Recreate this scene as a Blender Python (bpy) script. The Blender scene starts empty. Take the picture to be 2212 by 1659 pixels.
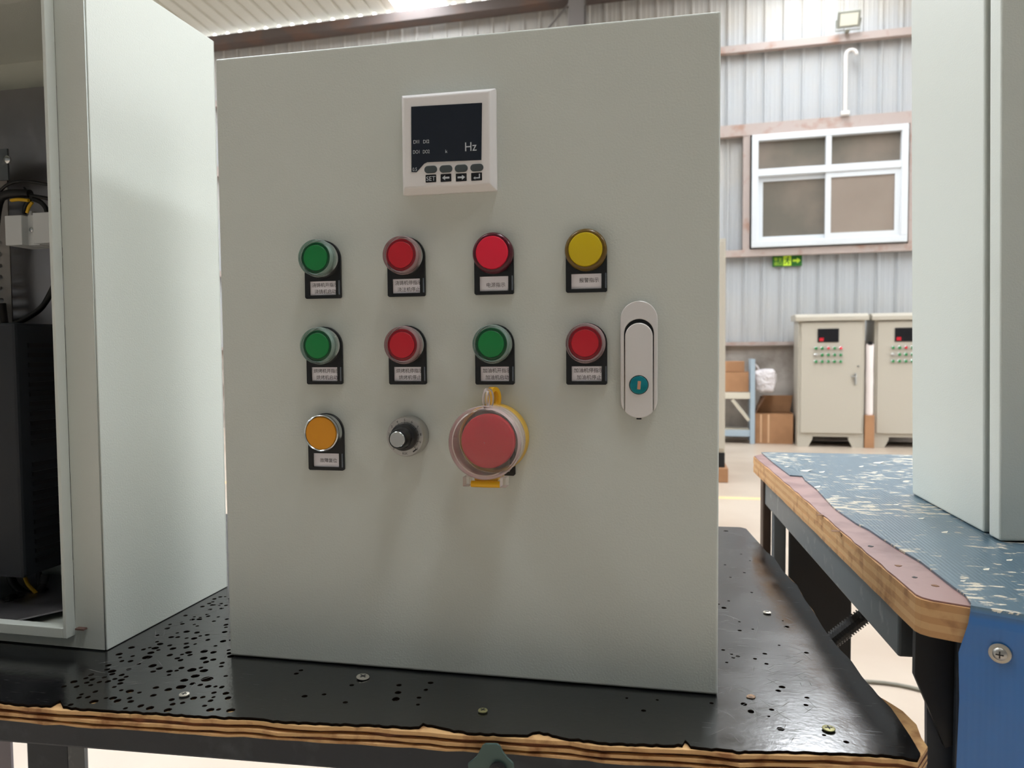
import bpy, bmesh, math, random
from mathutils import Vector, Matrix

random.seed(7)
SC = bpy.context.scene
COL = SC.collection

# ------------------------------------------------------------------ camera
TZ = 0.80                                   # height of the black table top
CX, CY, CZ = 0.3595, -0.5578, 1.0573
YAW, PITCH, ROLL, FPX = 0.2005, -0.0452, -0.0079, 1600.8
_f = Vector((-math.sin(YAW)*math.cos(PITCH), math.cos(YAW)*math.cos(PITCH), math.sin(PITCH)))
_r = Vector((math.cos(YAW), math.sin(YAW), 0))
_u = _r.cross(_f)
CR = _r*math.cos(ROLL) + _u*math.sin(ROLL)
CU = -_r*math.sin(ROLL) + _u*math.cos(ROLL)
CF = _f
CC = Vector((CX, CY, CZ))
cd = bpy.data.cameras.new('camera')
cam = bpy.data.objects.new('camera', cd)
COL.objects.link(cam)
cam.matrix_world = Matrix(((CR.x, CU.x, -CF.x, CC.x), (CR.y, CU.y, -CF.y, CC.y), (CR.z, CU.z, -CF.z, CC.z), (0, 0, 0, 1)))
cd.sensor_fit = 'HORIZONTAL'
cd.sensor_width = 36.0
cd.lens = 36.0*FPX/2212.0
cd.clip_start = 0.02
cd.clip_end = 200
cd.dof.use_dof = True
cd.dof.focus_distance = 0.62
cd.dof.aperture_fstop = 13.0
SC.camera = cam

# ------------------------------------------------------------------ world, light, exposure
w = bpy.data.worlds.new('daylight')
SC.world = w
w.use_nodes = True
w.node_tree.nodes['Background'].inputs[0].default_value = (0.97, 0.98, 0.975, 1)
w.node_tree.nodes['Background'].inputs[1].default_value = 5.4
SKYLIGHT = 23.6
SC.view_settings.view_transform = 'Standard'
SC.view_settings.look = 'None'
SC.view_settings.exposure = 0.0
SC.view_settings.gamma = 1.0
SC.view_settings.use_curve_mapping = False
SC.cycles.use_denoising = True
SC.cycles.max_bounces = 7
SC.cycles.diffuse_bounces = 4
SC.cycles.glossy_bounces = 3
SC.cycles.use_adaptive_sampling = True
SC.cycles.adaptive_threshold = 0.08
SC.cycles.adaptive_min_samples = 16
SC.cycles.transparent_max_bounces = 12
SC.cycles.caustics_reflective = False
SC.cycles.caustics_refractive = False


# ------------------------------------------------------------------ photo pixel -> point on a plane of the place
def ray(x, y):
    return CF + CR*((x-1106)/FPX) + CU*((829.5-y)/FPX)


def on_z(x, y, z):
    d = ray(x, y)
    return CC + d*((z-CC.z)/d.z)


def on_y(x, y, yy):
    d = ray(x, y)
    return CC + d*((yy-CC.y)/d.y)


def on_plane(x, y, P, n):
    d = ray(x, y)
    return CC + d*((Vector(P)-CC).dot(n)/d.dot(n))


# ------------------------------------------------------------------ materials
MATS = {}


def srgb(r, g, b):
    def c(v):
        v /= 255.0
        return v/12.92 if v <= 0.04045 else ((v+0.055)/1.055)**2.4
    return (c(r), c(g), c(b), 1)


def mat(name, rgb, rough=0.5, metal=0.0, bump=None, vary=None, spec=0.5, coat=0.0, rvary=None):
    """bump=(scale, strength, distance); vary=(scale, rgb2, lo, hi); rvary=(scale, rough2)"""
    m = bpy.data.materials.new(name)
    m.use_nodes = True
    nt = m.node_tree
    N, L = nt.nodes, nt.links
    b = N['Principled BSDF']
    b.inputs['Base Color'].default_value = srgb(*rgb)
    b.inputs['Roughness'].default_value = rough
    b.inputs['Metallic'].default_value = metal
    b.inputs['Specular IOR Level'].default_value = spec
    b.inputs['Coat Weight'].default_value = coat
    tc = N.new('ShaderNodeTexCoord')
    if bump:
        n = N.new('ShaderNodeTexNoise')
        n.inputs['Scale'].default_value = bump[0]
        n.inputs['Detail'].default_value = 3
        L.new(tc.outputs['Object'], n.inputs['Vector'])
        bp = N.new('ShaderNodeBump')
        bp.inputs['Strength'].default_value = bump[1]
        bp.inputs['Distance'].default_value = bump[2]
        L.new(n.outputs['Fac'], bp.inputs['Height'])
        L.new(bp.outputs['Normal'], b.inputs['Normal'])
    if vary:
        n = N.new('ShaderNodeTexNoise')
        n.inputs['Scale'].default_value = vary[0]
        n.inputs['Detail'].default_value = 5
        L.new(tc.outputs['Object'], n.inputs['Vector'])
        mr = N.new('ShaderNodeMapRange')
        mr.inputs[1].default_value = vary[2]
        mr.inputs[2].default_value = vary[3]
        L.new(n.outputs['Fac'], mr.inputs[0])
        mx = N.new('ShaderNodeMix')
        mx.data_type = 'RGBA'
        mx.inputs[6].default_value = srgb(*rgb)
        mx.inputs[7].default_value = srgb(*vary[1])
        L.new(mr.outputs[0], mx.inputs[0])
        L.new(mx.outputs[2], b.inputs['Base Color'])
    if rvary:
        n = N.new('ShaderNodeTexNoise')
        n.inputs['Scale'].default_value = rvary[0]
        n.inputs['Detail'].default_value = 4
        L.new(tc.outputs['Object'], n.inputs['Vector'])
        mr = N.new('ShaderNodeMapRange')
        mr.inputs[1].default_value = 0.35
        mr.inputs[2].default_value = 0.65
        mr.inputs[3].default_value = rough
        mr.inputs[4].default_value = rvary[1]
        L.new(n.outputs['Fac'], mr.inputs[0])
        L.new(mr.outputs[0], b.inputs['Roughness'])
    MATS[name] = m
    return m


def clear_plastic(name, tint, haze=0.08, haze_rgb=(235, 235, 235), rough=0.08):
    m = bpy.data.materials.new(name)
    m.use_nodes = True
    nt = m.node_tree
    N, L = nt.nodes, nt.links
    b = N['Principled BSDF']
    b.inputs['Base Color'].default_value = srgb(*haze_rgb)
    b.inputs['Roughness'].default_value = rough
    t = N.new('ShaderNodeBsdfTransparent')
    t.inputs[0].default_value = tint
    lw = N.new('ShaderNodeFresnel')
    lw.inputs[0].default_value = 1.3
    ad = N.new('ShaderNodeMath')
    ad.operation = 'ADD'
    ad.use_clamp = True
    ad.inputs[1].default_value = haze
    L.new(lw.outputs[0], ad.inputs[0])
    ms = N.new('ShaderNodeMixShader')
    L.new(ad.outputs[0], ms.inputs[0])
    L.new(t.outputs[0], ms.inputs[1])
    L.new(b.outputs[0], ms.inputs[2])
    L.new(ms.outputs[0], N['Material Output'].inputs['Surface'])
    MATS[name] = m
    return m


def emission(name, rgb, strength):
    m = bpy.data.materials.new(name)
    m.use_nodes = True
    b = m.node_tree.nodes['Principled BSDF']
    b.inputs['Base Color'].default_value = srgb(*rgb)
    b.inputs['Emission Color'].default_value = srgb(*rgb)
    b.inputs['Emission Strength'].default_value = strength
    MATS[name] = m
    return m


PAINT = mat('grey_powder_coat', (206, 210, 203), 0.42, bump=(650, 0.28, 0.0006))
PAINT_IN = mat('grey_powder_coat_frame', (200, 204, 197), 0.45, bump=(650, 0.15, 0.0006))
BLACKP = mat('black_plastic', (16, 17, 19), 0.35)
DARKP = mat('charcoal_plastic', (30, 34, 40), 0.5, bump=(900, 0.1, 0.0004))
CHROME = mat('satin_chrome', (205, 208, 208), 0.22, 1.0)
DULLMETAL = mat('brushed_zinc', (190, 188, 184), 0.34, 1.0, bump=(400, 0.05, 0.0003))
HANDLE = mat('satin_handle_coat', (232, 228, 226), 0.36, 0.35, bump=(1500, 0.05, 0.0002))
CARD = mat('white_paper', (246, 243, 250), 0.6)
INK = mat('black_ink', (48, 46, 52), 0.7)
BEZEL = mat('meter_plastic', (232, 229, 228), 0.5, bump=(1200, 0.05, 0.0002))
SCREEN = mat('dark_screen', (27, 33, 44), 0.18)
SCRPRINT = mat('screen_print', (196, 202, 208), 0.6)
RUBBER = mat('rubber_key', (66, 74, 76), 0.6)
TEAL = mat('teal_metal', (40, 150, 160), 0.18, 0.85)
COPPER = mat('copper_slot', (214, 158, 130), 0.4, 0.3)
YELLOWP = mat('yellow_plastic', (236, 178, 20), 0.38)
REDHEAD = mat('red_mushroom_plastic', (220, 36, 62), 0.32)
COLORS = {
    'green': ((14, 128, 62), (6, 74, 40)),
    'red': ((198, 26, 44), (140, 16, 34)),
    'pink': ((232, 30, 62), (84, 10, 30)),
    'yellow': ((210, 182, 8), (104, 78, 14)),
    'orange': ((222, 148, 24), (222, 148, 24)),
}
for k, (a, b_) in COLORS.items():
    mat(k + '_cap', a, 0.42)
    mat(k + '_cap_rim', b_, 0.28)
CLEAR_GREEN = clear_plastic('clear_green_rim', (0.80, 0.88, 0.84, 1), 0.10, (200, 215, 208))
CLEAR_RED = clear_plastic('clear_red_rim', (0.90, 0.80, 0.80, 1), 0.12, (220, 195, 195))
CLEAR_COVER = clear_plastic('clear_cover_plastic', (0.97, 0.95, 0.93, 1), 0.075, (225, 215, 212), 0.12)  # white haze in the mix stands for the reflection veil on the guard
GALV = mat('galvanised_sheet', (168, 166, 168), 0.26, 1.0, rvary=(14, 0.5))
STRIP = mat('slotted_strip_grey', (150, 147, 144), 0.5)
WHITEP = mat('white_terminal_plastic', (214, 218, 220), 0.5)
CABLE = mat('black_cable', (14, 14, 15), 0.5)
CABLEY = mat('yellow_wire', (214, 170, 24), 0.5)
STEELD = mat('dark_painted_steel', (38, 46, 56), 0.5, bump=(90, 0.12, 0.002), vary=(40, (58, 66, 74), 0.58, 0.75))
STEELG = mat('grey_painted_steel', (92, 98, 102), 0.45, bump=(90, 0.1, 0.001), vary=(60, (128, 132, 132), 0.6, 0.75))
STEELK = mat('black_steel_panel', (14, 15, 17), 0.55)
PLYL = mat('ply_light_veneer', (206, 164, 112), 0.7, bump=(300, 0.3, 0.001), vary=(60, (150, 104, 62), 0.5, 0.7))
PLYD = mat('ply_dark_veneer', (132, 78, 46), 0.75, bump=(300, 0.3, 0.001), vary=(55, (84, 46, 28), 0.45, 0.65))
PLYB = mat('bench_ply_light', (208, 166, 118), 0.7, bump=(260, 0.4, 0.001), vary=(45, (170, 122, 78), 0.52, 0.7))
PLYB2 = mat('bench_ply_dark', (194, 148, 100), 0.7, bump=(260, 0.4, 0.001), vary=(45, (130, 88, 56), 0.52, 0.72))
FILM = mat('red_brown_film', (150, 116, 112), 0.42, bump=(120, 0.1, 0.001), vary=(25, (120, 84, 82), 0.45, 0.65))
SCREWM = mat('screw_steel', (190, 184, 172), 0.38, 0.8)
SCREWB = mat('screw_brass', (150, 146, 104), 0.45, 0.7)
RUST = mat('rust_plug', (150, 122, 96), 0.7, vary=(300, (90, 70, 56), 0.4, 0.6))
GREENM = mat('green_hammered_steel', (70, 92, 88), 0.4, 0.2)
CLAD = mat('wall_cladding', (176, 180, 184), 0.5, vary=(0.7, (186, 181, 172), 0.45, 0.65))
CLADF = mat('bounce_cladding', (190, 196, 200), 0.7)  # even cool tone of the unseen front wall, set for its bounce light
PLINTH = mat('plastered_plinth', (186, 178, 170), 0.85, bump=(30, 0.3, 0.01), vary=(2.5, (140, 130, 122), 0.42, 0.62))
GIRT = mat('primed_girt', (176, 162, 156), 0.6, vary=(6, (164, 134, 120), 0.54, 0.7))
EAVE = mat('rusty_eave_beam', (94, 84, 81), 0.7, vary=(3, (108, 86, 76), 0.5, 0.66))
COLUMN = mat('column_paint', (120, 116, 116), 0.6)
ROOF = mat('roof_sheet', (208, 208, 198), 0.6)
SKYL = emission('skylight_sheet', (241, 247, 252), SKYLIGHT)
UPVC = mat('white_window_plastic', (214, 219, 224), 0.35)
PANE = mat('window_glass', (110, 106, 98), 0.12, vary=(1.2, (132, 122, 112), 0.4, 0.6))
PANE2 = mat('window_glass_blind', (150, 138, 128), 0.2, vary=(1.2, (142, 130, 120), 0.4, 0.6))
FLOORM = mat('beige_floor_paint', (186, 172, 157), 0.36, vary=(1.4, (170, 154, 138), 0.4, 0.65))
STRIPE = mat('floor_stripe_paint', (232, 192, 142), 0.5)
BGCAB = mat('ivory_powder_coat', (184, 178, 165), 0.45)
RACK = mat('pale_blue_rack', (160, 176, 188), 0.45)
RACKBEAM = mat('cream_rack_beam', (206, 200, 184), 0.5)
KRAFT = mat('kraft_cardboard', (172, 128, 92), 0.8, vary=(6, (160, 118, 84), 0.4, 0.6))
KRAFTD = mat('kraft_inside', (128, 94, 70), 0.85)
TAPE = mat('clear_tape', (214, 176, 140), 0.3)
BAGM = mat('white_poly_bag', (228, 222, 224), 0.4, bump=(18, 0.7, 0.05))
FOAM = mat('white_foam_roll', (234, 224, 222), 0.8)
SIGNG = mat('exit_sign_green', (28, 100, 22), 0.5)
SIGNY = mat('exit_sign_glow', (196, 232, 60), 0.6)
LAMPM = mat('floodlight_body', (150, 152, 142), 0.5)
LAMPG = mat('floodlight_glass', (236, 236, 220), 0.2)
PIPE = mat('white_conduit', (222, 218, 214), 0.5)
BGBLK = mat('dark_window_panel', (22, 22, 26), 0.25)


def black_face():
    m = mat('black_film_face', (13, 13, 14), 0.24, bump=(210, 0.10, 0.0008), spec=0.55)
    nt = m.node_tree
    N, L = nt.nodes, nt.links
    b = N['Principled BSDF']
    tc = N.new('ShaderNodeTexCoord')
    n = N.new('ShaderNodeTexNoise')
    n.inputs['Scale'].default_value = 22
    n.inputs['Detail'].default_value = 6
    L.new(tc.outputs['Object'], n.inputs['Vector'])
    mr = N.new('ShaderNodeMapRange')
    mr.inputs[1].default_value = 0.35
    mr.inputs[2].default_value = 0.7
    mr.inputs[3].default_value = 0.13
    mr.inputs[4].default_value = 0.24
    L.new(n.outputs['Fac'], mr.inputs[0])
    # long scratches: stretched noise, cut to thin lines
    mp = N.new('ShaderNodeMapping')
    mp.inputs['Rotation'].default_value = (0, 0, 0.5)
    mp.inputs['Scale'].default_value = (45, 900, 1)
    L.new(tc.outputs['Object'], mp.inputs['Vector'])
    n2 = N.new('ShaderNodeTexNoise')
    n2.inputs['Scale'].default_value = 1.0
    n2.inputs['Detail'].default_value = 2
    L.new(mp.outputs[0], n2.inputs['Vector'])
    m2 = N.new('ShaderNodeMapRange')
    m2.inputs[1].default_value = 0.68
    m2.inputs[2].default_value = 0.74
    m2.inputs[3].default_value = 0
    m2.inputs[4].default_value = 0.14
    L.new(n2.outputs['Fac'], m2.inputs[0])
    ad = N.new('ShaderNodeMath')
    ad.operation = 'ADD'
    ad.use_clamp = True
    L.new(mr.outputs[0], ad.inputs[0])
    L.new(m2.outputs[0], ad.inputs[1])
    L.new(ad.outputs[0], b.inputs['Roughness'])
    mx = N.new('ShaderNodeMix')
    mx.data_type = 'RGBA'
    mx.inputs[6].default_value = srgb(13, 13, 14)
    mx.inputs[7].default_value = srgb(58, 54, 52)
    L.new(m2.outputs[0], mx.inputs[0])
    L.new(mx.outputs[2], b.inputs['Base Color'])
    b.inputs['IOR'].default_value = 1.98
    return m


BLACKFACE = black_face()
HOLEM = mat('hole_shade', (24, 18, 14), 1.0, spec=0.0)  # near-black matt tone: shade inside the drilled holes put into the colour


def blue_sheet():
    m = mat('blue_sheet_vinyl', (48, 104, 150), 0.36)
    nt = m.node_tree
    N, L = nt.nodes, nt.links
    b = N['Principled BSDF']
    tc = N.new('ShaderNodeTexCoord')
    mp = N.new('ShaderNodeMapping')
    mp.inputs['Rotation'].default_value = (0, 0, 0.35)
    mp.inputs['Scale'].default_value = (55, 130, 8)
    L.new(tc.outputs['Object'], mp.inputs['Vector'])
    n = N.new('ShaderNodeTexNoise')
    n.inputs['Scale'].default_value = 1.0
    n.inputs['Detail'].default_value = 6
    n.inputs['Roughness'].default_value = 0.65
    L.new(mp.outputs[0], n.inputs['Vector'])
    # patchy: chips come in groups
    n3 = N.new('ShaderNodeTexNoise')
    n3.inputs['Scale'].default_value = 9
    n3.inputs['Detail'].default_value = 2
    L.new(tc.outputs['Object'], n3.inputs['Vector'])
    mu = N.new('ShaderNodeMath')
    mu.operation = 'MULTIPLY_ADD'
    mu.inputs[1].default_value = 0.45
    L.new(n3.outputs['Fac'], mu.inputs[0])
    L.new(n.outputs['Fac'], mu.inputs[2])
    # only the worn top, not the hanging apron (height of the wear: local z)
    sx = N.new('ShaderNodeSeparateXYZ')
    L.new(tc.outputs['Object'], sx.inputs[0])
    mz = N.new('ShaderNodeMapRange')
    mz.inputs[1].default_value = 0.886
    mz.inputs[2].default_value = 0.8905
    mz.inputs[3].default_value = -0.3
    mz.inputs[4].default_value = 0.0
    L.new(sx.outputs[2], mz.inputs[0])
    a2 = N.new('ShaderNodeMath')
    L.new(mu.outputs[0], a2.inputs[0])
    L.new(mz.outputs[0], a2.inputs[1])
    mr = N.new('ShaderNodeMapRange')
    mr.inputs[1].default_value = 0.805
    mr.inputs[2].default_value = 0.835
    L.new(a2.outputs[0], mr.inputs[0])
    mx = N.new('ShaderNodeMix')
    mx.data_type = 'RGBA'
    mx.inputs[6].default_value = srgb(50, 110, 160)
    mx.inputs[7].default_value = srgb(204, 194, 176)
    L.new(mr.outputs[0], mx.inputs[0])
    # top side: glare painted into the colour as a paler blue grey
    mx2 = N.new('ShaderNodeMix')
    mx2.data_type = 'RGBA'
    mx2.inputs[7].default_value = srgb(80, 103, 117)
    mz2 = N.new('ShaderNodeMapRange')
    mz2.inputs[1].default_value = 0.884
    mz2.inputs[2].default_value = 0.8905
    mz2.inputs[4].default_value = 1.0
    L.new(sx.outputs[2], mz2.inputs[0])
    L.new(mz2.outputs[0], mx2.inputs[0])
    mx2.inputs[6].default_value = srgb(34, 108, 180)
    L.new(mx2.outputs[2], mx.inputs[6])
    L.new(mx.outputs[2], b.inputs['Base Color'])
    mq = N.new('ShaderNodeMapRange')
    mq.inputs[3].default_value = 0.3
    mq.inputs[4].default_value = 0.8
    L.new(mr.outputs[0], mq.inputs[0])
    L.new(mq.outputs[0], b.inputs['Roughness'])
    # woven ribs and raised flakes
    wv = N.new('ShaderNodeTexWave')
    wv.inputs['Scale'].default_value = 95
    wv.inputs['Distortion'].default_value = 0.6
    L.new(tc.outputs['Object'], wv.inputs['Vector'])
    ad = N.new('ShaderNodeMath')
    ad.operation = 'MULTIPLY_ADD'
    ad.inputs[1].default_value = 0.25
    L.new(wv.outputs['Fac'], ad.inputs[0])
    L.new(mr.outputs[0], ad.inputs[2])
    bp = N.new('ShaderNodeBump')
    bp.inputs['Strength'].default_value = 0.35
    bp.inputs['Distance'].default_value = 0.001
    L.new(ad.outputs[0], bp.inputs['Height'])
    L.new(bp.outputs['Normal'], b.inputs['Normal'])
    b.inputs['IOR'].default_value = 1.7
    return m


BLUE = blue_sheet()

# ------------------------------------------------------------------ object helpers
WM = {}


def prop(o, label=None, cat=None, group=None, kind=None):
    if label:
        o['label'] = label
    if cat:
        o['category'] = cat
    if group:
        o['group'] = group
    if kind:
        o['kind'] = kind
    return o


def place(o, parent=None, M=None):
    M = M or Matrix()
    COL.objects.link(o)
    if parent is not None:
        o.parent = parent
        WM[o.name] = WM[parent.name] @ M
    else:
        WM[o.name] = M.copy()
    o.matrix_local = M
    return o


def empty(name, loc, yaw=0, label=None, cat=None, group=None, parent=None, lean=None):
    o = bpy.data.objects.new(name, None)
    o.empty_display_size = 0.05
    M = Matrix.Translation(loc) @ Matrix.Rotation(yaw, 4, 'Z')
    if lean:
        M = M @ Matrix.Rotation(lean, 4, 'Y')
    place(o, parent, M)
    return prop(o, label, cat, group)


class MB:
    def __init__(self, M=None):
        self.v, self.f = [], []
        self.M = M

    def add(self, vs, fs):
        n = len(self.v)
        for p in vs:
            p = Vector(p)
            self.v.append(self.M @ p if self.M else p)
        self.f += [tuple(i+n for i in q) for q in fs]
        return self

    def box(self, x0, x1, y0, y1, z0, z1):
        vs = [(x, y, z) for z in (z0, z1) for y in (y0, y1) for x in (x0, x1)]
        return self.add(vs, [(0, 2, 3, 1), (4, 5, 7, 6), (0, 1, 5, 4), (2, 6, 7, 3), (0, 4, 6, 2), (1, 3, 7, 5)])

    def prism(self, pts, a, b, axis='z'):
        """polygon pts (2D) extruded between a and b along axis"""
        def mk(p, t):
            return {'z': (p[0], p[1], t), 'y': (p[0], t, p[1]), 'x': (t, p[0], p[1])}[axis]
        n = len(pts)
        vs = [mk(p, a) for p in pts] + [mk(p, b) for p in pts]
        fs = [tuple(range(n))[::-1], tuple(range(n, 2*n))]
        fs += [(i, (i+1) % n, n+(i+1) % n, n+i) for i in range(n)]
        return self.add(vs, fs)

    def lathe(self, prof, n=40, cx=0, cz=0, closed=False):
        """prof: (r, d): radius and height in front of the plane; axis is -Y"""
        m = len(prof)
        vs, fs = [], []
        for (r, d) in prof:
            for i in range(n):
                t = 2*math.pi*i/n
                vs.append((cx+r*math.cos(t), -d, cz+r*math.sin(t)))
        for j in range(m if closed else m-1):
            k = (j+1) % m
            for i in range(n):
                fs.append((j*n+i, j*n+(i+1) % n, k*n+(i+1) % n, k*n+i))
        if not closed:
            fs.append(tuple(range(n))[::-1])
            fs.append(tuple((m-1)*n+i for i in range(n)))
        return self.add(vs, fs)

    def tube(self, pts, r, n=8):
        pts = [Vector(p) for p in pts]
        vs, fs = [], []
        up = Vector((0.13, 0.37, 0.92)).normalized()
        for i, p in enumerate(pts):
            d = (pts[min(i+1, len(pts)-1)]-pts[max(i-1, 0)]).normalized()
            a = d.cross(up).normalized()
            b = a.cross(d)
            for k in range(n):
                t = 2*math.pi*k/n
                vs.append(p+(a*math.cos(t)+b*math.sin(t))*r)
        for i in range(len(pts)-1):
            for k in range(n):
                fs.append((i*n+k, i*n+(k+1) % n, (i+1)*n+(k+1) % n, (i+1)*n+k))
        fs.append(tuple(range(n))[::-1])
        fs.append(tuple((len(pts)-1)*n+k for k in range(n)))
        return self.add(vs, fs)

    def mesh(self, name, m, smooth=False, bevel=0, seg=2, inv=None):
        me = bpy.data.meshes.new(name)
        vs = [inv @ p for p in self.v] if inv else self.v
        me.from_pydata([tuple(p) for p in vs], [], self.f)
        me.materials.append(m)
        finish(me, smooth, bevel, seg)
        return me

    def build(self, name, m, parent=None, world=False, smooth=False, bevel=0, seg=2, M=None, label=None):
        """world=True: the points are world points; else they are in the parent's space"""
        inv = None
        if world:
            base = WM[parent.name] if parent is not None else Matrix()
            inv = (base @ M if M else base).inverted()
        me = self.mesh(name, m, smooth, bevel, seg, inv)
        o = bpy.data.objects.new(name, me)
        place(o, parent, M)
        if label:
            o['label'] = label
        return o


def finish(me, smooth, bevel, seg):
    bm = bmesh.new()
    bm.from_mesh(me)
    bmesh.ops.recalc_face_normals(bm, faces=bm.faces)
    if bevel:
        ed = [e for e in bm.edges if len(e.link_faces) == 2 and e.calc_face_angle(0) > 0.6]
        bmesh.ops.bevel(bm, geom=ed, offset=bevel, segments=seg, affect='EDGES', profile=0.5, clamp_overlap=True)
    if smooth:
        for f in bm.faces:
            f.smooth = True
        for e in bm.edges:
            if len(e.link_faces) == 2 and e.calc_face_angle(0) > 0.7:
                e.smooth = False
    bm.to_mesh(me)
    bm.free()


def link_mesh(name, me, parent, loc=(0, 0, 0), rotz=0, M=None, label=None):
    o = bpy.data.objects.new(name, me)
    place(o, parent, M or (Matrix.Translation(loc) @ Matrix.Rotation(rotz, 4, 'Z')))
    if label:
        o['label'] = label
    return o


def shape2d(name, loops, depth, m, M=None, bevel=0.0, smooth=False):
    """flat outline with holes (lists of 2D points), given a thickness; local z is the thickness (0..depth). M moves it."""
    cu = bpy.data.curves.new(name, 'CURVE')
    cu.dimensions = '2D'
    cu.fill_mode = 'BOTH'
    cu.extrude = depth/2 - bevel
    cu.bevel_depth = bevel
    cu.bevel_resolution = 1
    cu.offset = -bevel
    for lp in loops:
        s = cu.splines.new('POLY')
        s.points.add(len(lp)-1)
        for p, q in zip(s.points, lp):
            p.co = (q[0], q[1], 0, 1)
        s.use_cyclic_u = True
    o = bpy.data.objects.new(name, cu)
    COL.objects.link(o)
    dg = bpy.context.evaluated_depsgraph_get()
    me = bpy.data.meshes.new_from_object(o.evaluated_get(dg))
    bpy.data.objects.remove(o)
    bpy.data.curves.remove(cu)
    T = Matrix.Translation((0, 0, depth/2))
    me.transform((M @ T) if M else T)
    me.name = name
    me.materials.clear()
    me.materials.append(m)
    bm = bmesh.new()
    bm.from_mesh(me)
    bmesh.ops.remove_doubles(bm, verts=bm.verts, dist=1e-6)
    bmesh.ops.recalc_face_normals(bm, faces=bm.faces)
    bm.to_mesh(me)
    bm.free()
    return me


# local (x, y, thickness) -> upright on the door: x stays, y becomes z, thickness comes towards the viewer (-Y)
UP = Matrix(((1, 0, 0, 0), (0, 0, -1, 0), (0, 1, 0, 0), (0, 0, 0, 1)))


def text_geo(txt, size, x=0, y=0, align='LEFT', sx=1.0, bold=0.0, rot=0.0, spacing=1.0):
    """bmesh-ready (verts, faces) of a text lying in the XY plane"""
    cu = bpy.data.curves.new('text', 'FONT')
    cu.body = txt
    cu.size = size
    cu.align_x = align
    cu.offset = bold
    cu.space_character = spacing
    cu.resolution_u = 3
    o = bpy.data.objects.new('text', cu)
    COL.objects.link(o)
    dg = bpy.context.evaluated_depsgraph_get()
    me = bpy.data.meshes.new_from_object(o.evaluated_get(dg))
    bpy.data.objects.remove(o)
    bpy.data.curves.remove(cu)
    c, s = math.cos(rot), math.sin(rot)
    vs = []
    for v in me.vertices:
        px, py = v.co.x*sx, v.co.y
        vs.append((x+px*c-py*s, y+px*s+py*c, 0))
    fs = [tuple(p.vertices) for p in me.polygons]
    bpy.data.meshes.remove(me)
    return vs, fs


def fit_text(txt, x, y, pitch):
    """full-width characters set at a given pitch, lower left corner at (x, y)"""
    vs, fs = text_geo(txt, 1.0)
    x0, x1 = min(v[0] for v in vs), max(v[0] for v in vs)
    y0 = min(v[1] for v in vs)
    k = pitch*(len(txt)-0.06)/(x1-x0)
    return [(x+(v[0]-x0)*k, y+(v[1]-y0)*k, 0) for v in vs], fs


def print_mesh(name, parts, m, M, clip=None):
    """flat print: texts and polygons joined; clip=(x0,x1,y0,y1) trims it to its window"""
    bm = bmesh.new()
    for vs, fs in parts:
        bv = [bm.verts.new(p) for p in vs]
        for f in fs:
            try:
                bm.faces.new([bv[i] for i in f])
            except ValueError:
                pass
    if clip:
        for co, no in (((clip[0], 0, 0), (-1, 0, 0)), ((clip[1], 0, 0), (1, 0, 0)), ((0, clip[2], 0), (0, -1, 0)), ((0, clip[3], 0), (0, 1, 0))):
            bmesh.ops.bisect_plane(bm, geom=bm.verts[:]+bm.edges[:]+bm.faces[:], plane_co=co, plane_no=no, clear_outer=True)
    for f in bm.faces:
        f.normal_update()
        if f.normal.z < 0:
            f.normal_flip()
    me = bpy.data.meshes.new(name)
    bm.transform(M)
    bm.to_mesh(me)
    bm.free()
    me.materials.append(m)
    return me


def rect(x0, x1, y0, y1):
    return [(x0, y0), (x1, y0), (x1, y1), (x0, y1)]


def rrect(x0, x1, y0, y1, r, n=5):
    out = []
    for cx, cy, a in ((x1-r, y0+r, -90), (x1-r, y1-r, 0), (x0+r, y1-r, 90), (x0+r, y0+r, 180)):
        for i in range(n+1):
            t = math.radians(a+90*i/n)
            out.append((cx+r*math.cos(t), cy+r*math.sin(t)))
    return out


def circle(cx, cy, r, n=12, jit=0.0, ax=1.0):
    return [(cx+r*ax*math.cos(2*math.pi*i/n)*(1+random.uniform(-jit, jit)), cy+r*math.sin(2*math.pi*i/n)*(1+random.uniform(-jit, jit))) for i in range(n)]


def poly(pts):
    return ([(p[0], p[1], 0) for p in pts], [tuple(range(len(pts)))])


# ================================================================== THE HALL
HO = Vector((1.7, 8.5, 0))
HYAW = math.radians(-3)
HM = Matrix.Translation(HO) @ Matrix.Rotation(HYAW, 4, 'Z')
HI = HM.inverted()
HV = Vector((-math.sin(HYAW), math.cos(HYAW), 0))


def hall(x, y, v):
    """photo pixel -> hall coordinates (u, v, z) on the upright plane at distance v from the far wall"""
    return HI @ on_plane(x, y, HO + HV*v, HV)


fl = MB().box(-16, 24, -14, 9.2, -0.12, 0).build('floor', FLOORM)
prop(fl, kind='structure')
MB().box(-9, 9, 4.82, 4.90, 0.0, 0.0008).build('marking_stripe', STRIPE, fl)

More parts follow.
